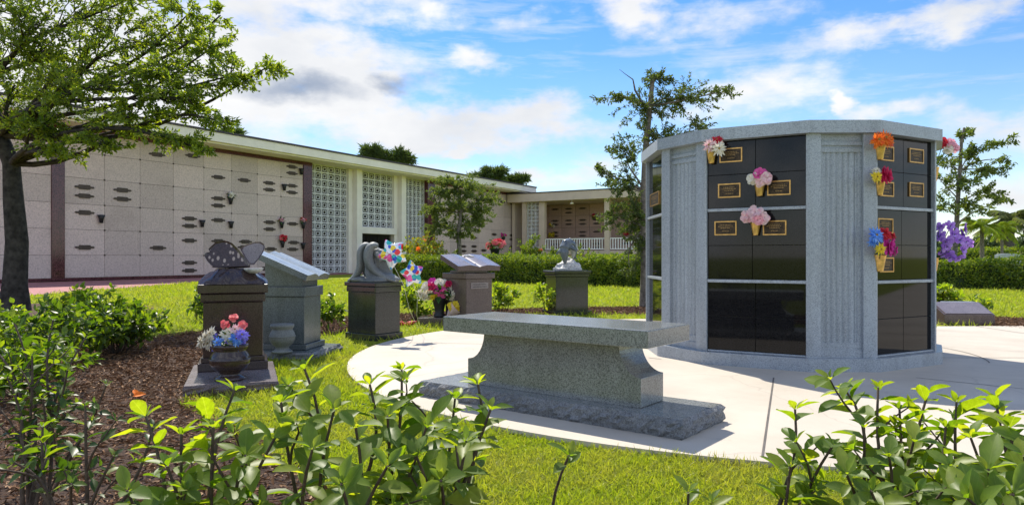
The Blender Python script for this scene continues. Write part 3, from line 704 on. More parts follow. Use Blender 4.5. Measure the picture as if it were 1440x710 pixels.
bouquet('crimson_bouquet', 'big crimson rose beside a yellow flower on the right hand niche face', 'flowers', c,
        [(on(1, 1246, 246), nb(1, .3, .2), .07, 'p_crimson', 'round'), (on(1, 1233, 249), nb(1, -.5, .1), .048, 'p_yellow', 'daisy'), (on(1, 1233, 241, .03), nb(1, -.4, .6), .04, 'p_white', 'fuzz')], FL, 5, .05)
c, _, _ = niche_vase(1, 1237, 358, 382, 'bronze niche vase lowest on the right face under mixed bright blooms')
bouquet('mixed_bouquet', 'blue, red, magenta and yellow blooms lowest on the right hand niche face', 'flowers', c,
        [(on(1, 1232, 331), nb(1, -.5, .4), .065, 'p_blue', 'fuzz'), (on(1, 1245, 329), nb(1, .1, .7), .055, 'p_red', 'round'), (on(1, 1254, 332, .02), nb(1, .5, .4), .042, 'p_red', 'round'), (on(1, 1249, 345), nb(1, .3, .1), .075, 'p_magenta', 'round'), (on(1, 1238, 350, .09), nb(1, -.3, -.1), .05, 'p_yellow', 'daisy'), (on(1, 1230, 340, .03), nb(1, -.6, 0), .05, 'p_blue', 'fuzz'), (on(1, 1257, 352), nb(1, .6, 0), .05, 'p_magenta', 'round')], FL, 10, .055)
# on the hidden right-hand faces
def off_face(k, u, z, out): q = CC + nvec(k) * (napo(k) + out) + tvec(k) * u; return Vector((q.x, q.y, z))
q = pp(1340, 340, 7.15)
bouquet('purple_bouquet', 'large spray of purple flowers sticking out past the right edge of the columbarium', 'flowers', off_face(3, -.40, .97, -.03),
        [(q + Vector((dx, dy, dz)), Vector((dx * 4 + random.uniform(-.6, .6), -.8, dz * 4 + random.uniform(-.5, .5))), random.uniform(.05, .068), 'p_purple', 'trumpet') for dx, dy, dz in ((-.14, 0, .06), (-.05, -.05, .16), (.05, 0, .10), (.13, .02, .07), (.02, -.09, .02), (-.09, -.06, -.05), (.08, -.06, -.08), (-.02, .0, -.16), (.19, .02, -.03), (-.15, -.02, .15), (.0, -.04, .08), (.11, -.05, -.0), (-.12, -.08, .0), (.06, -.02, -.17), (.14, .0, .13), (-.06, .02, -.12))], FL, 8, .07)
q = pp(1334, 205, 7.15)
bouquet('pink_white_bouquet', 'small pink, red and white flowers peeking round the top right corner of the columbarium', 'flowers', off_face(3, -.40, 1.90, -.03),
        [(q + Vector((dx, 0, dz)), Vector((dx * 2, -.8, .3)), .05, mk, 'round') for dx, dz, mk in ((-.05, .03, 'p_red'), (.02, .02, 'p_pink'), (-.01, -.03, 'p_white'), (.06, -.02, 'p_pink'))], FL, 6, .05)
for k, z, nm in ((3, 1.78, 'bronze niche vase round the right corner near the cap'), (3, .86, 'bronze niche vase round the right corner below the purple spray')):
    c0 = off_face(3, -.40, z, -.035); t = thing('niche_vase', nm, 'vase', c0, 'bronze vases on the niche fronts')
    m = MB(); m.lathe([(.001, 0), (.025, 0), (.045, .13), (.05, .14), (.04, .14), (.001, .07)], c0, 20); m.build('cup', M['vasegold'], t)

# ================================================================== BENCH
U = Vector((.785, -.62)).normalized(); V_ = Vector((.62, .785)).normalized(); BCt = Vector((.315, 4.745))
def BP(u, v, z): p = BCt + U * u + V_ * v; return Vector((p.x, p.y, z))
ben = thing('stone_bench', 'polished grey-green granite bench with scrolled pedestal on the concrete pad', 'bench', BP(0, 0, 0))
def rough_block(name, fn, u0, u1, v0, v1, z0, z1, mat_, parent, step=.035, amp=.012, slope=.012):
    """sawn top, rock-pitched edges"""
    m = MB(); nu = max(2, int((u1 - u0) / step)); nv = max(2, int((v1 - v0) / step)); nz = 5
    per = [(u0 + (u1 - u0) * i / nu, v0) for i in range(nu)] + [(u1, v0 + (v1 - v0) * i / nv) for i in range(nv)] + [(u1 - (u1 - u0) * i / nu, v1) for i in range(nu)] + [(u0, v1 - (v1 - v0) * i / nv) for i in range(nv)]
    cu, cv = (u0 + u1) / 2, (v0 + v1) / 2; vs = []
    for j in range(nz + 1):
        f = j / nz
        for (u, v) in per:
            o = slope * math.sin(math.pi * min(1, f * 1.0)) + (random.uniform(-amp, amp) if 0 < j < nz else random.uniform(-amp, amp) * .35) - (.006 if j == nz else 0)
            du = (1 if u >= u1 - 1e-6 else -1 if u <= u0 + 1e-6 else 0); dv = (1 if v >= v1 - 1e-6 else -1 if v <= v0 + 1e-6 else 0)
            vs.append(fn(u + du * o, v + dv * o, z0 + (z1 - z0) * f + (random.uniform(-.004, .0) if j == nz else 0) * .5))
    n = len(per); fs = []
    for j in range(nz):
        for i in range(n): a, b = j * n + i, j * n + (i + 1) % n; fs.append((a, b, b + n, a + n))
    m.add(vs, fs, 0); m.add([vs[nz * n + i] for i in range(n)], [tuple(range(n))], 1); return m.build(name, mat_, parent)
rough_block('slab', BP, -1.03, 1.01, -.285, .285, -.004, .109, [M['granite_rough'], M['granite_dark']], ben, .03, .011, .014)
# pedestal: concave scroll ends
pr = []; cut, hz0, hz1, hl = .15, .285, .481, .685
pr = [(-hl, .1095), (hl, .1095), (hl, hz0)]
for i in range(1, 15):
    a = math.pi / 2 * i / 14; pr.append((hl - cut * (1 - math.cos(a)) * 1.0 - .0, hz0 + (hz1 - hz0) * math.sin(a)) if False else (hl - cut * math.sin(a), hz0 + (hz1 - hz0) * (1 - math.cos(a))))
pr += [(-x, z) for x, z in pr[2:][::-1]]
m = MB(); n = len(pr)
vs = [BP(u + .0, -.145, z) for u, z in pr] + [BP(u, .145, z) for u, z in pr]
m.add(vs, [tuple(range(n)), tuple(range(2 * n - 1, n - 1, -1))]); m.add(vs, [((i + 1) % n, i, n + i, n + (i + 1) % n) for i in range(n)], 0, False)
m.build('pedestal', M['granite_dark'], ben, .004)
m = MB(); a = [BP(-.80, -.28, .4815), BP(.80, -.28, .4815), BP(.80, .28, .4815), BP(-.80, .28, .4815)]; m.hexa(a + [p + Vector((0, 0, .1035)) for p in a]); m.build('seat', M['granite_dark'], ben, .005)
# ================================================================== MAUSOLEUM
maus = thing('mausoleum', 'long flat roofed mausoleum with crypt walls and white breeze block screens', 'building', BW(14, 0, 0))
ZW = 6.62
def wbox(m, t0, t1, z0, z1, e0, e1, mi=0):
    m.hexa([BW(t0, z0, e1), BW(t1, z0, e1), BW(t1, z0, e0), BW(t0, z0, e0), BW(t0, z1, e1), BW(t1, z1, e1), BW(t1, z1, e0), BW(t0, z1, e0)], mi)
T = {k: t_px(v) for k, v in dict(p0=72, p1=90.4, q0=426, q1=438, g1=492, w1=505, g2a=505, g2b=556, w2=567, g3=601, r0=601, r1=611, end=725).items()}
rows = [0.03, 1.10, 2.21, 3.32, 4.45, 5.56, ZW]
def crypt_wall(name, ts, mat_, joint_rows=rows, e=0.0, parent=maus, dots=True):
    m = MB(); gp_ = .014
    wbox(m, ts[0], ts[-1], 0, ZW, e - .45, e - .055, 1)
    for i in range(len(ts) - 1):
        for j in range(len(joint_rows) - 1):
            wbox(m, ts[i] + gp_ / 2, ts[i + 1] - gp_ / 2, joint_rows[j] + gp_ / 2, joint_rows[j + 1] - gp_ / 2, e - .05, e, 0)
    if dots:
        for t in ts[1:-1]:
            for z in joint_rows[1:-1]: wbox(m, t - .035, t + .035, z - .035, z + .035, e - .04, e + .015, 2)
    return m.build(name, [mat_, M['joint'], M['wallplaque']], parent)
ts1 = [t_px(p) for p in (90.4, 147, 197, 243.8, 286.7, 325.6, 361.9, 395, 426)]
crypt_wall('crypt_wall', ts1, M['crypt'])
lt_ = [T['p0'] - 12.9, T['p0']]
crypt_wall('crypt_wall', lt_, M['crypt'], dots=False)
st2 = (T['end'] - T['r1']) / 6
crypt_wall('crypt_wall', [T['r1'] + st2 * i for i in range(7)], M['crypt'], dots=False)
for a, b in ((T['p0'], T['p1']), (T['q0'], T['q1']), (T['r0'], T['r1']), (T['end'], T['end'] + .75)):
    m = MB(); wbox(m, a, b, 0, ZW - .002, -.4, .06); m.build('pilaster', M['maroon'], maus, .01)
m = MB(); wbox(m, lt_[0], T['q1'] - .01, ZW - .20, ZW - .004, -.02, .075); m.build('frieze', M['maroon'], maus)
m = MB(); wbox(m, T['r0'] + .01, T['end'], ZW - .20, ZW - .004, -.02, .075); m.build('frieze', M['maroon'], maus)
m = MB(); wbox(m, lt_[0], T['p0'] - .01, 0, .13, -.02, .045); wbox(m, T['p1'] + .01, T['q0'] - .01, 0, .13, -.02, .045); m.build('skirting', M['maroon'], maus)
# roof
m = MB(); wbox(m, -16, T['end'] + 1.1, 6.70, 7.16, -14, 1.5); rf = m.build('roof', M['cream'], maus, .02)
m = MB(); wbox(m, -16, T['end'] + 1.1, ZW - .0, 6.70, -14, 1.32); m.build('soffit', M['cream'], rf)
m = MB(); wbox(m, -16.05, T['end'] + 1.15, 7.162, 7.25, -14.1, 1.56); m.build('roof_edge', M['roofedge'], rf)
# screens of pierced blocks between white posts
def breeze(name, fn, w, h, nx, nz, mat_, parent, th=.07):
    m = MB(); cw, ch = w / nx, h / nz; b = .034 * cw / .45
    def bx(x0, x1, z0, z1, a=0.0, c=th): m.hexa([fn(x0, z0, c), fn(x1, z0, c), fn(x1, z0, a), fn(x0, z0, a), fn(x0, z1, c), fn(x1, z1, c), fn(x1, z1, a), fn(x0, z1, a)])
    for i in range(nx + 1): bx(max(0, i * cw - b), min(w, i * cw + b), 0, h)
    for j in range(nz + 1): bx(0, w, max(0, j * ch - b), min(h, j * ch + b), .004, th - .004)
    for i in range(nx):
        for j in range(nz):
            cx, cz = (i + .5) * cw, (j + .5) * ch; ro, ri = .29 * cw, .205 * cw; n = 8
            pts = []
            for k in range(n):
                a = math.pi / 8 + k * math.pi / 4
                for r in (ro, ri): pts.append((cx + r * math.cos(a) * 1.06, cz + r * math.sin(a) * 1.06 * ch / cw))
            vs = [fn(x, z, th - .012) for x, z in pts] + [fn(x, z, .012) for x, z in pts]; fs = []; q = 2 * n
            for k in range(n):
                o0, i0, o1, i1 = 2 * k, 2 * k + 1, (2 * k + 2) % q, (2 * k + 3) % q
                fs += [(o0, o1, i1, i0), (o1, o0, o0 + q, o1 + q), (i0, i1, i1 + q, i0 + q)]
            m.add(vs, fs)
            for sx, sz in ((1, 1), (1, -1), (-1, 1), (-1, -1)):   # ties to the four corners
                x0, z0 = cx + sx * ro * .72, cz + sz * ro * .72 * ch / cw; x1, z1 = cx + sx * (cw / 2 - b * .5), cz + sz * (ch / 2 - b * .5); d = .03 * cw
                m.hexa([fn(x0 - d, z0, th - .02), fn(x0 + d, z0, th - .02), fn(x0 + d, z0, .02), fn(x0 - d, z0, .02), fn(x1 - d, z1, th - .02), fn(x1 + d, z1, th - .02), fn(x1 + d, z1, .02), fn(x1 - d, z1, .02)])
    return m.build(name, mat_, parent)
_, zl = b_at(530, 311); 
zg = 2.98
breeze('breeze_screen', lambda x, z, d: BW(T['q1'] + x, .05 + z, -.35 + d), T['g1'] - T['q1'], ZW - .05, 6, 15, M['screen'], maus)
breeze('breeze_screen', lambda x, z, d: BW(T['g2a'] + x, zg + .03 + z, -.35 + d), T['g2b'] - T['g2a'], ZW - zg - .03, 6, 8, M['screen'], maus)
breeze('breeze_screen', lambda x, z, d: BW(T['w2'] + x, .05 + z, -.35 + d), T['g3'] - T['w2'], ZW - .05, 6, 15, M['screen'], maus)
for a, b in ((T['g1'], T['w1']), (T['g2b'], T['w2'])):
    m = MB(); wbox(m, a + (b - a) * .42, b, 0, ZW, -.6, .28); m.build('post', M['cream'], maus, .015)
    m = MB(); wbox(m, a, a + (b - a) * .42 - .003, 0, ZW - .003, -.6, -.1); m.build('reveal', M['cream'], maus)
m = MB(); wbox(m, T['w1'] + .003, T['g2b'] - .003, zg - .42, zg, -.5, .10); m.build('lintel', M['cream'], maus, .012)
# entrance gate of iron bars, dim hall behind
m = MB()
for i in range(26):
    t = T['w1'] + .1 + (T['g2b'] - T['w1'] - .2) * i / 25; wbox(m, t - .02, t + .02, .05, zg - .45, -.42, -.38)
for z in (.1, 1.2, zg - .5): wbox(m, T['w1'] + .05, T['g2b'] - .05, z, z + .06, -.43, -.37)
m.build('gate', M['irondark'], maus)
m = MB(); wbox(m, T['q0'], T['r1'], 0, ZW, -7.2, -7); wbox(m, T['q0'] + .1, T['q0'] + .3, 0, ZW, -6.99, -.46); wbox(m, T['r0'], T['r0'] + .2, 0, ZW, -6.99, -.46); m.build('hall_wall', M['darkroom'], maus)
m = MB(); wbox(m, T['q0'] + .31, T['r0'] - .01, -.02, .02, -6.98, -.3); m.build('hall_floor', M['paving'], maus)
m = MB(); wbox(m, -16, T['q0'] - .01, 0, ZW, -13.5, -.47); wbox(m, T['r1'] + .01, T['end'] + .75, 0, ZW, -13.5, -.47); m.build('rear_wall', M['tan'], maus)
# memorial plaques on the crypts
def plq(t, z, w, h, fn, parent, mat_=None):
    m = MB(); hw, hh = w / 2, h / 2
    out = [(-1, 0), (-.86, .42), (-.62, .40), (-.52, .95), (.52, .95), (.62, .40), (.86, .42), (1, 0), (.86, -.42), (.62, -.40), (.52, -.95), (-.52, -.95), (-.62, -.40), (-.86, -.42)]
    n = len(out); vs = [fn(t + x * hw, z + y * hh, .035) for x, y in out] + [fn(t + x * hw, z + y * hh, -.01) for x, y in out]
    m.add(vs, [tuple(range(n))[::-1]]); m.add(vs, [(i, (i + 1) % n, n + (i + 1) % n, n + i) for i in range(n)])
    return m.build('memorial_plaque', mat_ or M['wallplaque'], parent)
for px, py in [(118.6, 263.3), (118.6, 275.6), (172, 267.5), (172, 280), (119, 299), (119, 347.8), (222, 348.5), (220.7, 217.5), (271, 219.5), (306.8, 249.4), (343.4, 253.6), (410.5, 234.8), (410.5, 243.9), (378.4, 257.5), (378.4, 267),
               (410.5, 261.4), (410.5, 270.8), (306.8, 279.2), (306.8, 289.2), (266.3, 307.4), (266.3, 317.7), (306.8, 309.6), (379, 312.6), (379, 322.3), (411.4, 314.8), (266.3, 338.2), (307, 339), (345, 339.8), (413, 341), (411.4, 350.5), (380.7, 350), (343.4, 347.6),
               (266.3, 369.3), (266.3, 380.3), (374, 377.4), (719.7, 281), (719.7, 286.5), (706.5, 284), (651.6, 346.5), (666.5, 346.5), (651.6, 353), (666.5, 353), (666.5, 334.4), (694.7, 329.6), (719.7, 331), (719.7, 336.6), (719.7, 347), (618.3, 292.4), (619, 346), (640, 334), (680, 352), (694, 345), (704, 337)]:
    t, z = b_at(px, py); plq(t, z, .86, .21, lambda a, b, d: BW(a, b, d), maus)
# wall vases are screwed to the crypts; the flowers in them are things
def wall_vase(px, py, s=1.0):
    t, z = b_at(px, py); m = MB(); c = BW(t, z - .17 * s, .12); m.lathe([(.001, 0), (.07 * s, .0), (.10 * s, .2 * s), (.16 * s, .36 * s), (.13 * s, .36 * s), (.001, .2 * s)], c, 14)
    m.build('crypt_vase', M['irondark'], maus); return c + Vector((0, 0, .34 * s))
for px, py in ((140.4, 308.4), (282.5, 314.8), (323, 316.5), (422, 242), (424.4, 346), (398, 264)): wall_vase(px, py)
def wall_flowers(px, py, label, keys, r=.2, n=8, leafn=14):
    c = wall_vase(px, py); B = []
    for i in range(n):
        d = Vector((random.uniform(-1, 1), random.uniform(-.8, .2), random.uniform(.1, 1))); B.append((c + d * r + Vector((0, 0, .08)), d + Vector((.3, -.5, .1)), random.uniform(.07, .11), keys[i % len(keys)], 'round'))
    bouquet('crypt_bouquet', label, 'flowers', c, B, 'flowers in the vases on the crypt wall', leafn, .22, .3, True)
wall_flowers(322.4, 283, 'blue and white flowers in a dark vase on the crypt wall below the roof', ['p_white', 'p_blue', 'p_white'], .2, 7)
wall_flowers(394.3, 316.8, 'small sparse red and green flowers on the crypt wall left of the maroon pilaster', ['p_red', 'p_pink'], .16, 4, 16)
wall_flowers(424.4, 317.5, 'small red and pink flowers on the crypt wall touching the maroon pilaster', ['p_coral', 'p_pink'], .17, 5)
wall_flowers(395.5, 344, 'largest red bunch on the crypt wall just above the open stone book', ['p_red', 'p_coral', 'p_red'], .26, 9, 20)
wall_flowers(706.5, 337, 'dark red bunch near the far end of the long crypt wall', ['p_magenta', 'p_red'], .25, 5)

# ------------------------------------------------------------------ side wing with open gallery
WD = Vector((.8596, -.511)); WN = Vector((-.511, -.8596)); W0 = Vector((.35, 61.6))
def WW(s, z, e=0.0): p = W0 + WD * s + WN * e; return Vector((p.x, p.y, z))
def s_px(px, e=0.0):
    r = (px - CX) / F; o = W0 + WN * e; return (r * o.y - o.x) / (WD.x - r * WD.y)
def wbx(m, s0, s1, z0, z1, e0, e1, mi=0):
    m.hexa([WW(s0, z0, e1), WW(s1, z0, e1), WW(s1, z0, e0), WW(s0, z0, e0), WW(s0, z1, e1), WW(s1, z1, e1), WW(s1, z1, e0), WW(s0, z1, e0)], mi)
wing = thing('gallery_wing', 'low tan mausoleum wing with a railed open gallery joining the long building', 'building', WW(8, 0, 0))
SE = 26.0
m = MB(); wbx(m, -.6, SE, 5.72, 6.42, -8, .5); rf = m.build('roof', M['tan'], wing, .02)
m = MB(); wbx(m, -.65, SE, 6.422, 6.5, -8, .56); m.build('roof_edge', M['roofedge'], rf)
FZ = 1.55
m = MB(); wbx(m, -.3, SE, 0, FZ - .3, -.25, 0); m.build('plinth_wall', M['crypt_pink'], wing)
m = MB(); wbx(m, -.3, SE, FZ - .3, FZ, -3.9, .12); m.build('gallery_floor', M['tan'], wing, .01)
def colm(a, b): m = MB(); wbx(m, s_px(a), s_px(b), FZ, 5.718, -.35, .05); m.build('column', M['tan'], wing, .012)
colm(734.5, 740); colm(758, 766); colm(850, 857)
s = s_px(907)
for k in range(3): m = MB(); wbx(m, s + 5.8 * k, s + 5.8 * k + .42, FZ, 5.718, -.35, .05); m.build('column', M['tan'], wing, .012)
sa, sb = s_px(740.3), s_px(757.7)
breeze('breeze_screen', lambda x, z, d: WW(sa + x, FZ + .01 + z, -.25 + d), sb - sa, 5.71 - FZ, 3, 13, M['screen'], wing)
crm = MB(); ss = np.arange(-.3, SE, 1.36); zr = [FZ, 2.6, 3.65, 4.7, 5.715]
wbx(crm, -.3, SE, 0, 5.71, -4.4, -4.06, 1)
for i in range(len(ss) - 1):
    for j in range(4): wbx(crm, ss[i] + .012, ss[i + 1] - .012, zr[j] + .012, zr[j + 1] - .012, -4.05, -4.0)
crm.build('crypt_wall', [M['crypt_pink'], M['joint']], wing)
random.seed(11)
for i in range(len(ss) - 3):
    for j in range(4):
        if random.random() < .84 and ss[i] < 12.5:
            z = (zr[j] + zr[j + 1]) / 2 + .12; s = (ss[i] + ss[i + 1]) / 2
            plq(s, z, .78, .17, lambda a, b, d: WW(a, b, -4.0 + d), wing)
            if random.random() < .65: plq(s, z - .34, .78, .17, lambda a, b, d: WW(a, b, -4.0 + d), wing)
m = MB(); wbx(m, -.58, -.31, 0, 5.71, -4.4, -.3); m.build('end_wall', M['tan'], wing)
def railing(a, b):
    m = MB(); n = max(2, int((b - a) / .22))
    wbx(m, a, b, 2.50, 2.58, -.17, -.09); wbx(m, a, b, FZ + .1, FZ + .17, -.165, -.095)
    for i in range(n + 1): s = a + (b - a) * i / n; wbx(m, s - .035, s + .035, FZ + .17, 2.5, -.155, -.105)
    m.build('railing', M['white'], wing)
railing(s_px(766) + .02, s_px(850) - .02); railing(s_px(857) + .02, s_px(907) - .02); railing(s_px(907) + .44, s_px(907) + 5.78)
m = MB(); c = WW(s_px(805), 5.4, .1); m.lathe([(.001, 0), (.16, .02), (.16, .1), (.03, .14), (.02, .32)], c - Vector((0, 0, 0)), 12); m.build('lamp', M['cream'], wing)
for px, py, lb, ks in ((775.5, 318, 'white and green flowers hanging high in the open gallery', ['p_white', 'p_yellow']), (775, 331, 'yellow flowers low in the open gallery beside the screen', ['p_yellow', 'p_yellow']), (879, 328, 'red flowers in the gallery right of the tan column', ['p_red', 'p_coral']), (836, 305, 'dark wreath of flowers high on the gallery wall', ['p_crimson', 'p_leaf'])):
    s = s_px(px, -3.8); Y = WW(s, 0, -3.8).y; c = WW(s, EYE - (py - HY) / F * Y, -3.8); B = []
    for i in range(5):
        d = Vector((random.uniform(-1, 1), -.6, random.uniform(-.4, 1))); B.append((c + d * .22, d, .13, ks[i % 2], 'round'))
    bouquet('gallery_bouquet', lb, 'flowers', c, B, 'flowers on the gallery wall', 8, .3, .3)

# ================================================================== MONUMENTS
def box_on(o, ang):
    c, s = math.cos(ang), math.sin(ang)
    return lambda u, v, z: Vector((o.x + u * c - v * s, o.y + u * s + v * c, z))
def obx(m, fn, u0, u1, v0, v1, z0, z1, mi=0, t=0.0):
    m.hexa([fn(u0, v0, z0), fn(u1, v0, z0), fn(u1, v1, z0), fn(u0, v1, z0), fn(u0 + t, v0 + t, z1), fn(u1 - t, v0 + t, z1), fn(u1 - t, v1 - t, z1), fn(u0 + t, v1 - t, z1)], mi)
def part(name, fn, dims, mat_, parent, bevel=.005, t=0.0):
    m = MB(); obx(m, fn, *dims, t=t); return m.build(name, mat_, parent, bevel)
# --- 1. butterfly
a = gp(257, 559.5, GZ); b = gp(392, 551, GZ); ang = math.atan2(b.y - a.y, b.x - a.x); wS = (b - a).length
fn0 = box_on(a, ang); c0 = fn0(wS / 2, .86, GZ); fn = box_on(c0, ang)
bf = thing('butterfly_monument', 'dark brown granite pedestal topped by a carved butterfly on draped cloth', 'monument', (c0.x, c0.y, GZ))
hs = wS / 2
rough_block('slab', fn, -hs, hs, -.86, .27, GZ - .01, .055, [M['redstone'], M['redpage']], bf, .05, .004, .003)
part('plinth', fn, (-.275, .275, -.20, .24, .056, .125), M['brownstone'], bf)
part('plinth', fn, (-.25, .25, -.18, .22, .126, .165), M['brownstone'], bf)
part('shaft', fn, (-.235, .235, -.165, .205, .166, .625), M['brownstone'], bf, .006)
part('molding', fn, (-.255, .255, -.185, .225, .626, .70), M['brownstone'], bf, .012)
part('cap', fn, (-.275, .275, -.205, .245, .701, .775), M['brownstone'], bf, .006)
m = MB(); nn_ = 64; prof = [(.275, .776), (.262, .80), (.225, .835), (.185, .865), (.15, .885), (.135, .905), (.001, .907)]; vs = []; fs = []
for j, (r, z) in enumerate(prof):
    for k in range(nn_):
        A = 2 * math.pi * k / nn_; sq = 1 / max(abs(math.cos(A)), abs(math.sin(A))) if j < 2 else (1 / max(abs(math.cos(A)), abs(math.sin(A)))) ** .4
        f = 1 + (.055 * math.sin(13 * A + 1.2 * math.sin(3 * A)) if 1 <= j <= 4 else 0)
        vs.append(fn(r * math.cos(A) * min(sq, 1.22) * f, .02 + r * .86 * math.sin(A) * min(sq, 1.2) * f, z + (.012 * math.sin(9 * A) if 1 < j < 4 else 0)))
for j in range(len(prof) - 1):
    for k in range(nn_): p, q = j * nn_ + k, j * nn_ + (k + 1) % nn_; fs.append((p, q, q + nn_, p + nn_))
m.add(vs, fs, 0, True); dr = m.build('drapery', M['brownstone'], bf)
def wing_mat():
    mm, nt, b_ = newmat('carved_wing_granite')
    v = nt.nodes.new('ShaderNodeTexVoronoi'); v.inputs['Scale'].default_value = 17; v.inputs['Randomness'].default_value = .75
    tc = nt.nodes.new('ShaderNodeTexCoord'); mp = nt.nodes.new('ShaderNodeMapping'); mp.inputs['Scale'].default_value = (1.6, 1, 1); nt.links.new(tc.outputs['Object'], mp.inputs[0]); nt.links.new(mp.outputs[0], v.inputs['Vector'])
    s = ramp(nt, v.outputs['Distance'], [(.26, (1, 1, 1)), (.34, (0, 0, 0))]); c = ramp(nt, noise(nt, 90, 3), [(.35, (.028, .018, .017)), (.65, (.065, .04, .038))])
    c = mixc(nt, s, c, (.34, .27, .24)); nt.links.new(c, b_.inputs['Base Color']); b_.inputs['Roughness'].default_value = .2; return mm
M['wing'] = wing_mat()
def bwing(side):
    """upright wing: outline in (x, y) swept thick, swung about the body line"""
    out = [(0, 0), (.05, .012), (.13, .05), (.19, .105), (.215, .165), (.20, .20), (.16, .215), (.10, .21), (.04, .185), (-.02, .165), (-.055, .17), (-.085, .14), (-.095, .10), (-.075, .055), (-.035, .02)]
    m = MB(); n = len(out)
    if side < 0: pl = [(.126, .012), (.092, .084), (.042, .151), (-.008, .205), (-.045, .224), (-.084, .228), (-.143, .214), (-.18, .18), (-.20, .155), (-.185, .134), (-.223, .122), (-.231, .10), (-.21, .059), (-.18, .022), (-.143, .0)]
    else: pl = [(.125, .02), (.085, .09), (.055, .15), (.065, .178), (.109, .20), (.176, .223), (.22, .224), (.25, .205), (.258, .175), (.245, .134), (.21, .076), (.165, .02)]
    n = len(pl); cxm = sum(p[0] for p in pl) / n; czm = sum(p[1] for p in pl) / n
    def W(x, z, d):
        if side < 0: return fn(x, -.06 + z * .25 + d, .915 + z)
        return fn(x, .05 + z * .3 + d + .25 * (x - .12), .915 + z)
    fr = [W(x, z, -.014) for x, z in pl]; bk = [W(x, z, .014) for x, z in pl]
    fi = [W(cxm + (x - cxm) * .86, czm + (z - czm) * .86, -.006) for x, z in pl]
    m.add(fr + fi, [(i, (i + 1) % n, n + (i + 1) % n, n + i) for i in range(n)], 1, False); m.add(fi, [tuple(range(n))], 0)
    m.add(fr + bk, [((i + 1) % n, i, n + i, n + (i + 1) % n) for i in range(n)], 1, True); m.add(bk, [tuple(range(n - 1, -1, -1))], 0)
    return m
bt = MB(); bt.tube([fn(.13, -.05, .925), fn(.08, -.03, .93), fn(-.02, 0, .93), fn(-.12, .02, .925), fn(-.17, .03, .92)], [.012, .022, .024, .018, .006], 10)
bo = bt.build('butterfly_body', M['brownstone'], bf)
bwing(-1).build('wing', [M['wing'], M['brownstone']], bo); bwing(1).build('wing', [M['redpage'], M['redstone']], bo)
m = MB(); m.lathe([(.001, 0), (.03, .0), (.06, .02), (.085, .045), (.075, .046), (.001, .028)], fn(.16, -.10, .862), 20); m.build('shallow_dish', M['whitestone'], bf)
def urn(name, label, c, r, h, mat_, group=None):
    t = thing(name, label, 'urn', c, group)
    m = MB(); P_ = [(.001, 0), (.78, 0), (.80, .05), (.60, .10), (.50, .15), (.52, .20), (.80, .30), (.98, .45), (1.0, .58), (.92, .70), (.80, .79), (.78, .83), (.88, .88), (.92, .94), (.90, 1.0), (.76, 1.0), (.70, .9), (.001, .85)]
    m.lathe([(r * x, h * z) for x, z in P_], c, 36); m.build('bowl', mat_, t)
    m = MB(); m.lathe([(r * 1.005, h * .55), (r * 1.03, h * .565), (r * 1.03, h * .585), (r * 1.0, h * .60)], c, 36); m.build('band', mat_, t); return t
uc = gp(323.5, 533, .056); urn('flower_urn', 'round brown granite urn on the slab in front of the butterfly pedestal', uc, .150, .275, M['brownstone'])
top = uc + Vector((0, 0, .25))
def U_(px, py, dy=0.0): return pp(px, py, uc.y + dy)
B = [(U_(329, 446, .0), (.1, -.6, .8), .034, 'p_coral', 'round'), (U_(316, 456, -.03), (-.3, -.7, .5), .034, 'p_coral', 'round'), (U_(341, 457, -.03), (.4, -.7, .5), .034, 'p_coral', 'round'), (U_(331, 463, -.07), (.1, -1, .3), .042, 'p_palepink', 'ray')]
for i in range(15):
    px = random.uniform(296, 346); py = random.uniform(469, 489); B.append((U_(px, py, random.uniform(-.1, .04)), ((px - 322) / 30, -.8, .4), random.uniform(.04, .055), random.choice(['p_violet', 'p_violet', 'p_blue']), 'ray'))
for px, py in ((289, 474), (297, 469), (283, 480), (293, 483), (331, 482), (318, 470)): B.append((U_(px, py, -.05), ((px - 322) / 30, -.7, .3), .052, 'p_white', 'ray'))
bouquet('urn_bouquet', 'coral roses over violet and white silk flowers in the brown urn', 'flowers', top, B, None, 22, .09, .16)
# --- 2. open book on blue grey pedestal
cb = gp(432, 493, .05); fn = box_on(Vector((cb.x - .225, cb.y + .235, 0)), R(-7))
bk = thing('book_monument', 'blue grey granite pedestal carrying a slanted open stone book beside the butterfly', 'monument', (cb.x - .22, cb.y + .2, GZ))
rough_block('foundation', fn, -.36, .40, -.42, .36, GZ - .02, .06, [M['granite_rough'], M['greystone']], bk, .05, .012, .012)
part('plinth', fn, (-.26, .26, -.25, .25, .061, .115), M['greystone'], bk)
part('shaft', fn, (-.225, .225, -.215, .215, .116, .60), M['greystone'], bk, .006)
part('cap', fn, (-.245, .245, -.235, .235, .601, .70), M['greystone'], bk, .006)
m = MB(); p = [fn(-.21, -.19, .701), fn(.2, -.19, .701), fn(.2, .19, .701), fn(-.21, .19, .701), fn(-.21, -.19, .985), fn(.2, -.19, .775), fn(.2, .19, .775), fn(-.21, .19, .985)]; m.hexa(p); m.build('wedge', M['greystone'], bk, .004)
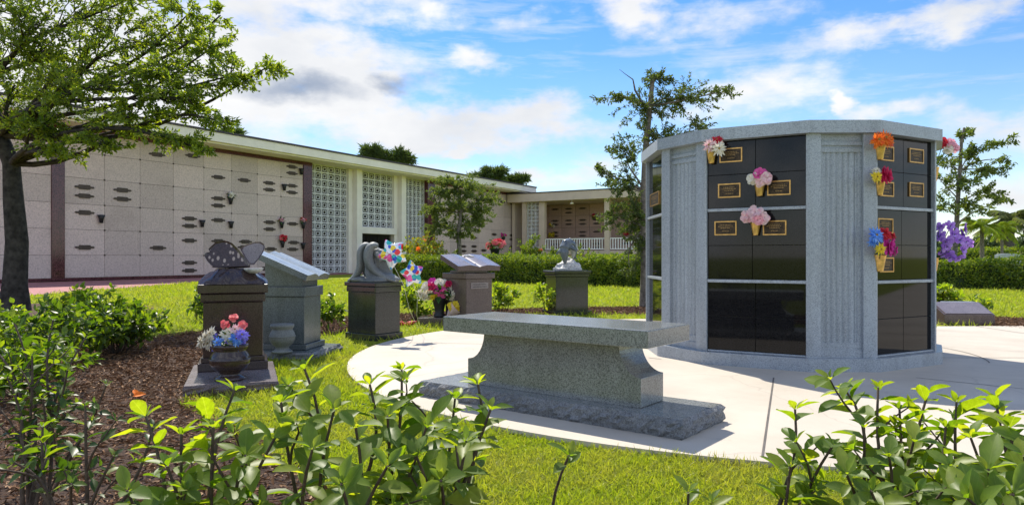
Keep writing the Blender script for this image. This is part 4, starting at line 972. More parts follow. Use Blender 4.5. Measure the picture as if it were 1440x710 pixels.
def stone_book(fn, u0, z0, u1, z1, v0, v1, th, mats, parent, nv=41):
    """open book: spine runs down the slope; pages swell either side. u along the slope, v across"""
    m = MB(); n = nv
    def H(q):  # q in -1..1 across the book
        s = abs(q); return .034 * (math.sin(min(1, s / .55) * math.pi * .5) ** .7) - .030 * max(0, s - .45) * 1.2 + (.006 if .92 < s else 0)
    dz = Vector((-(z1 - z0), 0, (u1 - u0))); dl = math.hypot(u1 - u0, z1 - z0); nx, nz_ = -(z1 - z0) / dl, (u1 - u0) / dl
    rows_ = []
    for f in (0, 1):
        u = u0 + (u1 - u0) * f; z = z0 + (z1 - z0) * f
        rows_.append(([fn(u + nx * (th + H(q)), v0 + (v1 - v0) * (q + 1) / 2, z + nz_ * (th + H(q))) for q in np.linspace(-1, 1, n)], [fn(u, v0 + (v1 - v0) * (q + 1) / 2, z) for q in np.linspace(-1, 1, n)]))
    vs = rows_[0][0] + rows_[1][0] + rows_[0][1] + rows_[1][1]
    m.add(vs, [(i, n + i, n + i + 1, i + 1) for i in range(n - 1)], 1, True)
    m.add(vs, [(2 * n + i, 2 * n + i + 1, 3 * n + i + 1, 3 * n + i) for i in range(n - 1)] + [(i, i + 1, 2 * n + i + 1, 2 * n + i) for i in range(n - 1)] + [(n + i + 1, n + i, 3 * n + i, 3 * n + i + 1) for i in range(n - 1)], 0)
    m.add(vs, [(0, 2 * n, 3 * n, n), (n - 1, 2 * n - 1, 4 * n - 1, 3 * n - 1)], 0)
    o = m.build('book', mats, parent)
    return o
stone_book(fn, -.285, 1.0, .275, .765, -.30, .30, .04, [M['greystone'], M['bookpage']], bk)
uc2 = pp(397, 493, 6.62); uc2.z = .062; uc2 = Vector((pp(397, 0, 7.05).x, 7.05, .061)); urn('flower_urn', 'empty grey granite urn beside the blue grey book pedestal', uc2, .125, .28, M['statue'])
# --- 3. mourning angel
cn = gp(527.6, 480, GZ); U3 = math.atan2(-.6, .8); fn = box_on(cn, U3); w3, d3 = .56, .47
fa = lambda u, v, z: fn(u - w3 / 2, v + d3 / 2, z)
an = thing('angel_monument', 'black granite pedestal with a grey stone weeping angel bowed under its wings', 'monument', (*fa(0, 0, 0).xy, GZ))
part('plinth', fa, (-w3 / 2, w3 / 2, -d3 / 2, d3 / 2, GZ - .01, .05), M['darkstone'], an)
part('shaft', fa, (-.255, .255, -.21, .21, .051, .565), M['darkstone'], an, .006)
part('molding', fa, (-.272, .272, -.225, .225, .566, .64), M['darkstone'], an, .012)
part('cap', fa, (-.29, .29, -.243, .243, .641, .69), M['darkstone'], an, .008)
cA = fa(0, 0, .69); AN = lambda x, y, z: Vector((cA.x + x, cA.y + y, .69 + z))
m = MB()                                                     # figure: kneeling, bowed to the right over a block, robe flowing down
m.box(AN(-.01, -.01, .018), (.50, .40, .04), U3); m.ell(AN(.10, -.02, .05), (.20, .17, .075), .2); m.ell(AN(-.15, .0, .03), (.16, .18, .05)); m.ell(AN(.22, -.03, .03), (.12, .12, .05))
m.box(AN(.10, .06, .17), (.24, .18, .26), .1)
m.ell(AN(-.02, .02, .20), (.11, .10, .20), 0, 0, 14, 9, R(22)); m.ell(AN(.03, .02, .34), (.09, .10, .10)); m.ell(AN(.10, -.01, .36), (.055, .05, .06)); m.ell(AN(.125, -.03, .35), (.045, .045, .05))
m.tube([AN(.04, -.08, .36), AN(.10, -.12, .28), AN(.17, -.08, .30), AN(.20, -.02, .31)], [.035, .032, .027, .02], 10)
m.tube([AN(.05, .10, .37), AN(.13, .12, .32), AN(.19, .04, .31)], [.035, .03, .022], 10)
for dx in (-.06, -.02, .03, .07): m.tube([AN(dx - .03, -.09, .26), AN(dx - .02, -.13, .12), AN(dx + .02, -.17, .03)], [.012, .017, .014], 8)
m.ell(AN(.0, -.15, .045), (.055, .035, .035))
m.build('figure', M['statue'], an, remesh=.011, smooth_it=3)
def awing(pts, wid, thick, yo):
    """feathered wing: a broad band that rises from the foot, arches over the shoulder and hangs down"""
    m = MB(); n = len(pts); P3 = [Vector(p) for p in pts]; vs = []; K = 9
    for i, p in enumerate(P3):
        t = (P3[min(i + 1, n - 1)] - P3[max(i - 1, 0)]).normalized(); s = Vector((0, 1, 0)); nr = t.cross(s).normalized(); w = wid[i]
        for k in range(K):
            q = -1 + 2 * k / (K - 1); vs.append(p + s * q * w * .75 + nr * (thick[i] * (1 - .75 * q * q) + .004 * math.sin(k * 2.4)))
        for k in range(K):
            q = 1 - 2 * k / (K - 1); vs.append(p + s * q * w * .75 - nr * (thick[i] * (1 - .75 * q * q)))
    R_ = 2 * K; fs = []
    for i in range(n - 1):
        for k in range(R_): a_, b_ = i * R_ + k, i * R_ + (k + 1) % R_; fs.append((a_, b_, b_ + R_, a_ + R_))
    m.add(vs, fs, 0, True); m.add(vs[:R_], [tuple(range(R_ - 1, -1, -1))]); m.add(vs[-R_:], [tuple(range(R_))]); return m
W1 = [AN(x, -.06, z) for x, z in ((-.32, .012), (-.262, .035), (-.21, .085), (-.175, .151), (-.162, .21), (-.16, .27), (-.163, .33), (-.158, .39), (-.135, .445), (-.095, .475), (-.055, .47))]
awing(W1, [.04, .07, .09, .10, .11, .11, .12, .12, .11, .09, .06], [.012, .032, .044, .048, .046, .045, .046, .047, .046, .04, .025], 0).build('wing', M['statue'], an, subsurf=1)
W2b = [AN(x, -.12, z) for x, z in ((.30, .012), (.22, .03), (.126, .067), (.037, .127), (-.028, .21), (-.056, .296), (-.05, .393), (-.02, .445), (.025, .468), (.07, .455))]
awing(W2b, [.04, .06, .08, .10, .11, .12, .12, .11, .09, .06], [.012, .03, .05, .056, .06, .061, .06, .058, .05, .03], 0).build('wing', M['statue'], an, subsurf=1)
# --- 4. mauve book pedestal
Yb = 10.6; cn = pp(657, 457, Yb); cn.z = GZ; ang = R(-47); fn = box_on(cn, ang)
# corner facing the viewer; left face runs back-left, right face runs back-right
w5 = .50
f5 = box_on(Vector((cn.x + .0, cn.y + .36, 0)), R(43))
bb = thing('book_monument', 'mauve brown granite pedestal with a closed clasp on its open stone book, behind the bench', 'monument', (cn.x, cn.y + .36, GZ))
H5 = .255
part('plinth', f5, (-H5 - .03, H5 + .03, -H5 - .03, H5 + .03, GZ - .01, .10), M['redstone'], bb)
part('shaft', f5, (-H5, H5, -H5, H5, .101, .68), M['redstone'], bb, .006)
part('cap', f5, (-H5 - .035, H5 + .035, -H5 - .035, H5 + .035, .681, .765), M['redstone'], bb, .008)
part('book_rest', f5, (-.21, .21, -.2, .2, .766, .80), M['redstone'], bb)
m = MB(); o = f5(-.155, -H5 - .003, .57); 
m.hexa([f5(-.17, -H5 - .008, .53), f5(.17, -H5 - .008, .53), f5(.17, -H5 + .004, .53), f5(-.17, -H5 + .004, .53), f5(-.17, -H5 - .008, .62), f5(.17, -H5 - .008, .62), f5(.17, -H5 + .004, .62), f5(-.17, -H5 + .004, .62)])
for zz in (.592, .558):
    u = -.14
    while u < .13: l = random.uniform(.015, .035); m.hexa([f5(u, -H5 - .0095, zz - .006), f5(min(u + l, .14), -H5 - .0095, zz - .006), f5(min(u + l, .14), -H5 - .006, zz - .006), f5(u, -H5 - .006, zz - .006), f5(u, -H5 - .0095, zz + .006), f5(min(u + l, .14), -H5 - .0095, zz + .006), f5(min(u + l, .14), -H5 - .006, zz + .006), f5(u, -H5 - .006, zz + .006)], 1); u += l + .008
m.build('inscription', [M['redpage'], M['irondark']], bb)
fb = box_on(Vector((cn.x + .01, cn.y + .36, 0)), R(-90 + 28))
stone_book(fb, -.35, .97, .33, .80, -.34, .36, .055, [M['redstone'], M['redpage']], bb)
m = MB(); q = pp(660, 363, Yb + .32); m.tube([q + Vector((-.06, .02, .03)), q + Vector((0, 0, .035)), q + Vector((.05, -.05, .02))], [.012, .022, .015], 8); m.ell(q + Vector((-.07, .02, .03)), (.022, .02, .018)); m.ell(q + Vector((.05, -.03, .025)), (.03, .02, .015)); m.build('praying_hands', M['whitestone'], bb, remesh=.006, smooth_it=2)
# --- 5. dolphins
cn = gp(791, 443.5, GZ); f6 = box_on(Vector((cn.x + .10, cn.y + .29, 0)), R(18))
dl = thing('dolphin_monument', 'black granite pedestal with a grey dolphin leaping from a white stone wave', 'monument', (cn.x + .1, cn.y + .29, GZ))
part('plinth', f6, (-.37, .37, -.29, .29, GZ - .01, .045), M['darkstone'], dl)
part('shaft', f6, (-.31, .31, -.25, .25, .046, .655), M['redstone'] if False else M['darkstone'], dl, .006)
part('molding', f6, (-.33, .33, -.27, .27, .656, .715), M['darkstone'], dl, .01)
part('cap', f6, (-.355, .355, -.295, .295, .716, .765), M['darkstone'], dl, .008)
cD = f6(.01, 0, .765); D = lambda x, y, z: Vector((cD.x + x, cD.y + y, .765 + z))
m = MB(); m.box(D(0, 0, .02), (.44, .34, .05), R(18)); m.ell(D(.02, .0, .08), (.19, .15, .11)); m.ell(D(.14, -.02, .07), (.11, .10, .08)); m.ell(D(-.13, .0, .05), (.10, .11, .06)); m.ell(D(.0, .04, .17), (.10, .09, .08)); m.ell(D(.08, .0, .15), (.07, .08, .06))
for i in range(9): A = i * .7; m.ell(D(.17 * math.cos(A), .13 * math.sin(A), .05 + .02 * (i % 3)), (.045, .045, .04))
m.build('wave', M['whitestone'], dl, remesh=.013, smooth_it=2)
def dolphin(path, rad, fin, par, fl):
    m = MB(); m.tube(path, rad, 16)
    for p, r in ((path[0], rad[0]), (path[-1], rad[-1])): m.ell(p, (r, r, r))
    for pts, rr in fin: m.tube(pts, rr, 8)
    return m.build('dolphin', M['dolphin'], par, remesh=.009, smooth_it=3)
def dolphin_mat():
    mm, nt, b_ = newmat('blue_grey_polished_stone'); c = ramp(nt, noise(nt, 9, 5, .6), [(.3, (.05, .065, .08)), (.7, (.13, .15, .17))]); nt.links.new(c, b_.inputs['Base Color']); b_.inputs['Roughness'].default_value = .25; return mm
M['dolphin'] = dolphin_mat(); M['belly'] = plain('pale_belly_stone', (.34, .35, .34), .3)
pa = [D(-.055, -.14, .17), D(-.06, -.14, .24), D(-.065, -.13, .32), D(-.06, -.11, .40), D(-.03, -.06, .465), D(.03, .0, .49), D(.09, .04, .455), D(.13, .05, .38), D(.14, .04, .30), D(.13, .03, .23)]
dolphin(pa, [.04, .062, .082, .095, .10, .095, .08, .055, .035, .02],
        [([D(-.11, -.13, .36), D(-.17, -.13, .34), D(-.215, -.12, .28)], [.04, .03, .008]), ([D(.05, -.08, .42), D(.12, -.12, .38), D(.17, -.13, .32)], [.04, .03, .008]), ([D(.13, .02, .24), D(.18, .0, .20)], [.025, .01]), ([D(.13, .03, .24), D(.09, .02, .19)], [.025, .01]), ([D(-.055, -.15, .18), D(-.05, -.17, .12)], [.03, .016]), ([D(.02, .06, .55), D(.06, .10, .60)], [.02, .005])], dl, 0)
m = MB(); m.tube([D(.02, -.095, .44), D(.07, -.055, .42), D(.105, -.02, .35), D(.11, -.02, .28), D(.10, -.015, .22)], [.02, .05, .05, .035, .015], 12); m.build('belly', M['belly'], dl)
# --- flower vase in front of the mauve pedestal
fv = gp(616, 458, GZ); fv.y += .2; f7 = box_on(Vector((fv.x + .02, fv.y, 0)), R(5))
fs_ = thing('grave_marker', 'low dark stone base at the foot of the mauve pedestal holding a bronze vase', 'monument', (fv.x, fv.y, GZ))
part('slab', f7, (-.34, .42, -.17, .2, GZ - .01, .085), M['redstone'], fs_, .008)
Yv = fv.y; bc_ = pp(617, 449, Yv)
m = MB(); c = Vector((pp(618, 440, Yv).x, Yv, .086)); m.lathe([(.001, 0), (.09, 0), (.09, .03), (.07, .06), (.075, .12), (.105, .26), (.125, .30), (.11, .30), (.001, .2)], c, 24)
vz = thing('flower_vase', 'tall dark bronze vase standing on the low stone base', 'vase', c); m.build('cup', M['irondark'], vz)
B = []
def V7(px, py, d=0.0): return pp(px, py, Yv + d)
for px, py, r, mk, kd in ((608, 397, .07, 'p_magenta', 'round'), (598, 403, .07, 'p_white', 'round'), (606, 403, .06, 'p_crimson', 'round'), (620, 398, .08, 'p_white', 'round'), (627, 400, .05, 'p_yellow', 'daisy'), (632, 399, .055, 'p_crimson', 'round'), (617, 406, .085, 'p_hot', 'round'), (623, 405, .075, 'p_magenta', 'round'), (614, 410, .06, 'p_magenta', 'round'), (636, 405, .06, 'p_white', 'fuzz'),
                          (603, 413, .08, 'p_white', 'round'), (592, 413, .08, 'p_white', 'fuzz'), (612, 416, .055, 'p_yellow', 'daisy'), (618, 414, .05, 'p_yellow', 'daisy'), (608, 418, .05, 'p_yellow', 'daisy'), (632, 411, .075, 'p_white', 'round'), (638, 417, .075, 'p_white', 'round'), (641, 410, .05, 'p_crimson', 'round'), (623, 412, .07, 'p_hot', 'round'), (597, 418, .06, 'p_white', 'fuzz'), (627, 415, .07, 'p_white', 'round')):
    B.append((V7(px, py, random.uniform(-.12, .02)), ((px - 616) / 25, -.8, (410 - py) / 20), r, mk, kd))
bouquet('vase_bouquet', 'full bouquet of white, magenta and yellow flowers in the tall bronze vase', 'flowers', c + Vector((0, 0, .28)), B, None, 40, .15, .3)
yc = pp(641, 440, Yv - .12); yb = thing('wrapped_bouquet', 'small yellow bouquet in printed paper leaning beside the tall vase', 'flowers', yc)
m = MB(); m.tube([pp(628, 447, Yv - .1), pp(634, 440, Yv - .12), pp(643, 432, Yv - .14)], [.015, .06, .12], 16, caps=False); m.build('paper', M['p_palepink'], yb)
for px, py in ((634, 429), (640, 428), (646, 429), (651, 432), (652, 437), (643, 433), (637, 433), (648, 435)):
    V, P = bloom_geo(V7(px, py, -.18), (.2, -.8, .4), .055, 10, 3); np_obj('bloom', V, P, M['p_yellow'], yb, True)
m = MB(); q = gp(571, 458, GZ)
for i in range(5):
    A = [.2, .9, 2.6, 3.3, 5.2][i]; d = Vector((math.cos(A), math.sin(A) * .5, 0)); m.tube([q + Vector((0, 0, .02)), q + d * .08 + Vector((0, 0, .04)), q + d * .17 + Vector((0, 0, .02 + .05 * (i == 0)))], [.015, .035, .008], 8)
tag(m.build('fallen_ribbon', M['red'], None, remesh=.008, smooth_it=2), 'crumpled red cloth lying on the grass beside the stone base', 'cloth')
# --- balloons
def foil():
    mm, nt, b_ = newmat('clear_foil_with_dots'); v = nt.nodes.new('ShaderNodeTexVoronoi'); v.inputs['Scale'].default_value = 16; v.inputs['Randomness'].default_value = .75
    tc = nt.nodes.new('ShaderNodeTexCoord'); mp = nt.nodes.new('ShaderNodeMapping'); mp.inputs['Scale'].default_value = (1, .35, 1); nt.links.new(tc.outputs['Object'], mp.inputs[0]); nt.links.new(mp.outputs[0], v.inputs['Vector'])
    sp = nt.nodes.new('ShaderNodeSeparateColor'); nt.links.new(v.outputs['Color'], sp.inputs[0])
    hue = ramp(nt, sp.outputs[0], [(0, (.75, .02, .03)), (.2, (.85, .60, .02)), (.4, (.02, .42, .40)), (.55, (.03, .08, .55)), (.7, (.80, .10, .35)), (.85, (.05, .35, .75))], 'CONSTANT')
    msk = ramp(nt, v.outputs['Distance'], [(.56, (1, 1, 1)), (.62, (0, 0, 0))]); c = mixc(nt, msk, (.78, .80, .84), hue)
    nt.links.new(c, b_.inputs['Base Color']); b_.inputs['Roughness'].default_value = .12; b_.inputs['Metallic'].default_value = .25; b_.inputs['Coat Weight'].default_value = .6; return mm
M['foil'] = foil()
def star_balloon(label, c, r, roll, yaw, bot):
    t = thing('star_balloon', label, 'balloon', c, 'star balloons tied beside the angel'); m = MB(); n = 60; K = 9
    co, si = math.cos(yaw), math.sin(yaw)
    for s in (1, -1):
        vs = []
        for j in range(K + 1):
            f = j / K
            for k in range(n):
                A = 2 * math.pi * k / n; ph = (A * 5 / (2 * math.pi)) % 1; tri = abs(ph - .5) * 2; rr = r * (.66 + .40 * tri ** 1.5); x = rr * f * math.cos(A + roll); z = rr * f * math.sin(A + roll)
                y = s * r * .30 * math.sqrt(max(0, 1 - f * f)) * (.75 + .25 * (1 - tri)) + (.010 * math.sin(A * 15) * f * f * (1 - f) * 4); vs.append((c.x + x * co - y * si, c.y + x * si + y * co, c.z + z))
        fs = []
        for j in range(K):
            for k in range(n): a_, b_ = j * n + k, j * n + (k + 1) % n; fs.append((a_, b_, b_ + n, a_ + n) if s > 0 else (b_, a_, a_ + n, b_ + n))
        m.add(vs, fs, 0, True)
    m.build('foil_star', M['foil'], t)
    rb = MB(); e = Vector(bot); rb_r = .0025; st = c + Vector((.0, 0, -r * .6)); rb.tube([st, st.lerp(e, .3) + Vector((.03, 0, .0)), st.lerp(e, .7) + Vector((-.02, 0, 0)), e], .0025, 5); rb.build('ribbon', M['white'], t)
tie = Vector((pp(588, 448, 10.2).x, 10.2, GZ + .02))
star_balloon('upper star balloon with bright dots overlapping the stone angel', pp(552, 357, 8.55), .185, R(118), R(-12), tie)
star_balloon('lower star balloon with bright dots tilted above the shrub', pp(580, 385, 8.75), .165, R(100), R(38), tie + Vector((.03, .0, 0)))
# --- markers on the right
q = gp(1328, 458, GZ); f8 = box_on(q, R(-3)); mk = thing('slant_marker', 'low dark granite slant marker at the right edge of the concrete path', 'grave marker', f8(.36, .2, GZ))
m = MB(); L8 = .74; m.hexa([f8(0, 0, GZ), f8(L8, 0, GZ), f8(L8, .42, GZ), f8(0, .42, GZ), f8(0, .0, .14), f8(L8, .0, .14), f8(L8, .40, .305), f8(0, .40, .305)]); m.build('stone', [M['redstone']], mk, .006)
m = MB(); m.hexa([f8(.03, .02, .152), f8(L8 - .03, .02, .152), f8(L8 - .03, .385, .303), f8(.03, .385, .303), f8(.03, .018, .157), f8(L8 - .03, .018, .157), f8(L8 - .03, .383, .308), f8(.03, .383, .308)]); m.build('face', M['redpage'], mk)
part('back_stone', box_on(f8(.5, .62, 0), R(-3)), (-.2, .28, -.06, .06, GZ, .30), M['granite'], mk, .006)
q = gp(1402, 373, GZ); q = pp(1418, 370, 36); f9 = box_on(Vector((q.x, 36, 0)), 0); gs = thing('headstone', 'wide grey headstone standing beyond the right hand hedge', 'headstone', (q.x, 36, GZ))
m = MB(); xs = np.linspace(-.62, .62, 15); top_ = [(x, 1.13 + .07 * (1 - (x / .62) ** 2)) for x in xs][::-1]; out = [(-.62, GZ), (.62, GZ)] + top_
m.add([f9(x, -.12, z) for x, z in out] + [f9(x, .12, z) for x, z in out], [tuple(range(len(out))), tuple(range(2 * len(out) - 1, len(out) - 1, -1))]); n = len(out); vs = [f9(x, -.12, z) for x, z in out] + [f9(x, .12, z) for x, z in out]
m.add(vs, [((i + 1) % n, i, n + i, n + (i + 1) % n) for i in range(n)]); m.build('slab', M['granite'], gs)
part('foot', f9, (-.75, .75, -.25, .25, GZ, .25), M['granite'], gs)
# flat ledger with poinsettia behind the long hedge
q = pp(708, 361, 30.0); f10 = box_on(Vector((q.x, 30.0, 0)), R(0)); lg = thing('ledger_tomb', 'flat topped granite tomb behind the clipped hedge with a flower pot on it', 'tomb', (q.x, 30, GZ))
part('body', f10, (-.62, .68, -.45, .45, GZ, .93), M['redstone'], lg); part('lid', f10, (-.74, .76, -.55, .55, .931, 1.03), M['darkstone'], lg, .01)
pc = Vector((pp(696, 356, 29.75).x, 29.75, 1.031)); t = thing('flower_pot', 'dark pot on the flat tomb behind the hedge', 'pot', pc); m = MB(); m.lathe([(.001, 0), (.13, 0), (.2, .3), (.22, .34), (.18, .34), (.001, .28)], pc, 18); m.build('pot', M['irondark'], t)
B = []
for i in range(9): d = Vector((random.uniform(-1, 1), random.uniform(-1, .5), random.uniform(.2, .9))); B.append((pc + Vector((0, 0, .40)) + Vector((d.x * .42, d.y * .3, d.z * .32)), d + Vector((0, -.6, .4)), .14, 'p_coral' if i % 3 else 'p_red', 'round'))
bouquet('poinsettia', 'red flowers with dark leaves in the pot on the flat tomb', 'flowers', pc + Vector((0, 0, .3)), B, None, 40, .3, .5)
# ================================================================== PLANTS
random.seed(21)
def rv(s=1.0): return Vector((random.gauss(0, s), random.gauss(0, s), random.gauss(0, s)))
def curve(a, b, n=6, sag=0.0, wob=.0, side=None):
    a = Vector(a); b = Vector(b); L = (b - a).length; out = []
    o1 = rv(wob * L); o2 = rv(wob * L)
    for i in range(n + 1):
        f = i / n; p = a.lerp(b, f) + Vector((0, 0, sag * L * math.sin(math.pi * f))) + o1 * math.sin(math.pi * f) + o2 * math.sin(2 * math.pi * f) * .5
        out.append(p)
    return out
def crown_leaves(twigs, per, L, W, mat_, parent, T=T_LEAF, up=.7, name='crown', jit=.4, lo=.15):
    B = []; D = []
    for pts in twigs:
        A = np.array([tuple(p) for p in pts]); n = per; f = lo + (1 - lo) * rng.random(n) ** .8; s = f * (len(A) - 1); i = np.minimum(s.astype(int), len(A) - 2); t = (s - i)[:, None]
        p = A[i] * (1 - t) + A[i + 1] * t; d = A[i + 1] - A[i]; d = d / np.maximum(np.linalg.norm(d, axis=1, keepdims=True), 1e-6)
        B.append(p); D.append(d)
    B = np.concatenate(B); D = np.concatenate(D); n = len(B); q = D * .7 + unit(n) * .9; nr = unit(n); nr[:, 2] = nr[:, 2] * .8 + up
    B = B + unit(n) * L * jit
    V, P = leaves(B, q, nr, L * rng.uniform(.6, 1.25, n), W * rng.uniform(.7, 1.2, n), T)
    return np_obj(name, V, P, mat_, parent, False, T[0])
def tree(name, label, base, trunk, r0, clumps, leafm, bark, L, W, per, group=None, cat='tree', lean_top=None, twr=.35, T=T_LEAF, start=.45, flat=1.0, leafy=True):
    """trunk: list of points (tapered); clumps: (centre, radii, twig count)"""
    t = thing(name, label, cat, base, group); m = MB(); nT = len(trunk)
    m.tube(trunk, [r0 * (1.25 if i == 0 else 1 - .62 * i / (nT - 1)) for i in range(nT)], 14)
    twigs = []; tr = [Vector(p) for p in trunk]
    for c, rad, k in clumps:
        c = Vector(c); rad = Vector(rad)
        # leave the trunk somewhere on its upper part, below the clump
        cand = [p for p in tr[int(nT * start):]]; p0 = min(cand, key=lambda p: (p - c).length + (2.0 * max(0, p.z - c.z + .2)))
        limb = curve(p0, c, 8, .05, .05); l0 = r0 * .26; L_ = (c - p0).length
        m.tube(limb, [max(.006, l0 * (1 - .8 * i / 8)) for i in range(9)], 8)
        for _ in range(k):
            v = rv(); v.normalize(); v *= random.random() ** .42; tip = c + Vector((v.x * rad.x, v.y * rad.y, v.z * rad.z))
            s = limb[random.randint(3, 8)]
            if (tip - s).length > max(rad) * 1.5: s = c.lerp(tip, .25)
            tw = curve(s, tip, 4, random.uniform(-.02, .1), .07); twigs.append(tw)
            m.tube(tw, [max(.004, l0 * .16 * (1 - .75 * i / 4)) for i in range(5)], 4, caps=False)
    m.build('trunk', bark, t)
    if leafy: crown_leaves(twigs, per, L, W, leafm, t, T)
    return t
def PC_(px, py, Y, rx, ry, rd, k):
    g_ = 1.18 if Y > 20 else 1.0
    return (pp(px, py, Y), (rx * Y / F * g_, rd * g_, ry * Y / F * g_), k)
# --- the big oak at left
b = gp(20, 437, GZ); Y0 = b.y
tk = [b, pp(21, 400, Y0), pp(24, 340, Y0), pp(19, 280, Y0), pp(16, 230, Y0), pp(0, 190, Y0 - .2), pp(-20, 120, Y0), pp(-30, 40, Y0)]
cl = []
for px, py, rx, ry, Y, k in ((60, 60, 95, 70, 12.6, 46), (160, 55, 95, 55, 12.2, 50), (120, 125, 110, 50, 11.8, 55), (230, 105, 85, 48, 11.8, 50), (295, 70, 50, 42, 11.8, 26), (320, 108, 55, 26, 11.6, 24), (372, 97, 36, 11, 11.5, 13), (265, 140, 60, 34, 11.6, 30), (190, 165, 80, 34, 11.8, 36), (255, 196, 48, 24, 11.4, 20), (300, 168, 38, 18, 11.4, 12),
                         (60, 175, 70, 36, 12.2, 34), (85, 212, 46, 20, 11.8, 18), (150, 205, 40, 18, 11.7, 13), (20, 120, 60, 50, 13.4, 28), (265, 20, 45, 36, 12, 20), (180, 0, 90, 45, 12.4, 34), (80, -10, 100, 50, 13, 40), (100, -100, 170, 70, 13.2, 60), (-100, 40, 110, 110, 13, 55), (-60, 160, 60, 50, 13, 22), (0, -60, 140, 80, 15.5, 45), (-40, 90, 120, 80, 16, 40), (310, 22, 22, 14, 12, 6), (288, 212, 18, 12, 11.3, 7), (255, 62, 60, 40, 12.4, 22), (30, 30, 70, 60, 12, 26), (110, 90, 80, 40, 13.2, 26)):
    cl.append(PC_(px, py, Y, rx, ry, .5 + rx / 100 * .75, k))
tree('oak_tree', 'big dark trunked oak at the left edge whose leafy boughs reach over the mausoleum roof', b, tk, .235, cl, M['oak'], M['barkdark'], .092, .038, 42, None, start=.62)
# --- oak behind the columbarium
b = gp(908, 432, GZ); Y0 = b.y
tk = [b, pp(908, 380, Y0), pp(907, 320, Y0), pp(906, 270, Y0), pp(908, 210, Y0), pp(914, 150, Y0), pp(918, 110, Y0)]
cl = [PC_(*a) for a in ((930, 110, Y0, 34, 16, .5, 22), (965, 140, Y0, 60, 34, .8, 44), (1015, 130, Y0, 34, 9, .4, 16), (905, 155, Y0, 50, 34, .8, 40), (858, 138, Y0, 26, 9, .4, 12), (930, 195, Y0, 66, 34, .9, 46), (985, 180, Y0, 36, 22, .6, 20), (880, 215, Y0, 36, 30, .6, 26), (868, 258, Y0, 40, 30, .6, 30), (843, 240, Y0, 18, 10, .3, 8), (890, 300, Y0, 36, 40, .6, 40), (862, 305, Y0, 28, 26, .5, 18), (940, 245, Y0, 34, 34, .6, 22), (900, 350, Y0, 22, 34, .4, 22), (885, 375, Y0, 16, 22, .3, 10))]
t = tree('oak_tree', 'slender oak standing behind the columbarium with its crown above the cap', b, tk, .11, cl, M['oakmid'], M['bark'], .072, .032, 40, start=.3)
m = MB(); m.tube([pp(906, 150, Y0), pp(893, 127, Y0), pp(890, 112, Y0)], [.03, .02, .012], 6); m.tube([pp(890, 112, Y0), pp(880, 105, Y0), pp(871, 98, Y0)], [.012, .007, .004], 5); m.build('dead_branch', M['bark'], t)
# --- small oak before the mausoleum
Y0 = 36.0; b = pp(645, 389, Y0); b.z = GZ
tk = [b, pp(646, 350, Y0), pp(645, 325, Y0), pp(648, 300, Y0), pp(646, 275, Y0), pp(640, 258, Y0)]
cl = [PC_(*a) for a in ((620, 272, Y0, 30, 16, 1.0, 26), (660, 268, Y0, 36, 20, 1.1, 34), (688, 278, Y0, 20, 14, .8, 14), (640, 256, Y0, 34, 12, .9, 24), (606, 294, Y0, 20, 16, .9, 16), (640, 292, Y0, 46, 22, 1.3, 44), (676, 300, Y0, 22, 18, .9, 20), (616, 318, Y0, 24, 16, .9, 18), (664, 320, Y0, 24, 16, .9, 18), (640, 326, Y0, 28, 12, .9, 14))]
tree('oak_tree', 'small round crowned oak in front of the long mausoleum wall', b, tk, .14, cl, M['oakfar'], M['bark'], .15, .065, 52, start=.35)
# --- oak at right behind the columbarium
Y0 = 24.0; b = pp(1340, 405, Y0); b.z = GZ
tk = [b, pp(1341, 375, Y0), pp(1345, 320, Y0), pp(1347, 280, Y0), pp(1350, 240, Y0), pp(1352, 200, Y0), pp(1356, 180, Y0)]
cl = [PC_(*a) for a in ((1356, 190, Y0, 16, 14, .5, 7), (1370, 215, Y0, 26, 16, .7, 12), (1408, 200, Y0, 20, 8, .5, 7), (1335, 225, Y0, 18, 22, .6, 10), (1395, 240, Y0, 30, 14, .8, 13), (1350, 255, Y0, 30, 20, .8, 14), (1385, 270, Y0, 28, 16, .8, 12), (1330, 285, Y0, 16, 20, .6, 9), (1365, 292, Y0, 26, 14, .7, 10), (1408, 282, Y0, 18, 10, .5, 6), (1418, 222, Y0, 10, 6, .3, 3), (1320, 250, Y0, 12, 20, .5, 6))]
tree('oak_tree', 'thin open crowned oak to the right of the columbarium in front of the palms', b, tk, .10, cl, M['oakfar'], M['bark'], .13, .06, 46, start=.35)
# --- pines over the roof
def pine(label, px, py_, w, h, Y, k=26):
    b = Vector((pp(px, 0, Y).x, Y, GZ)); top = pp(px, py_ - h, Y); tk = [b, b.lerp(top, .4), b.lerp(top, .7), b.lerp(top, .86)]
    cl = []
    for i in range(k // 2):
        cl.append(PC_(px + random.uniform(-w, w) * .8, py_ + random.uniform(-h, h) * .75, Y, w * .26, h * .26, .8, 8))
    t = tree('pine_tree', label, b, tk, .35, cl, M['pine'], M['bark'], .62, .085, 60, 'pines behind the mausoleum', start=.5)
pine('flat topped pine crown rising behind the roof at the middle of the long mausoleum', 548, 221, 40, 15, 75, 34)
pine('wide pine crown behind the far end of the roof, left one of the far pair', 683, 250, 30, 14, 85, 26)
pine('low pine crown behind the far end of the mausoleum roof beside the wing', 722, 256, 24, 8, 88, 20)
pine('small tuft of a pine showing over the roof edge near the big oak boughs', 326, 188, 18, 6, 70, 14)
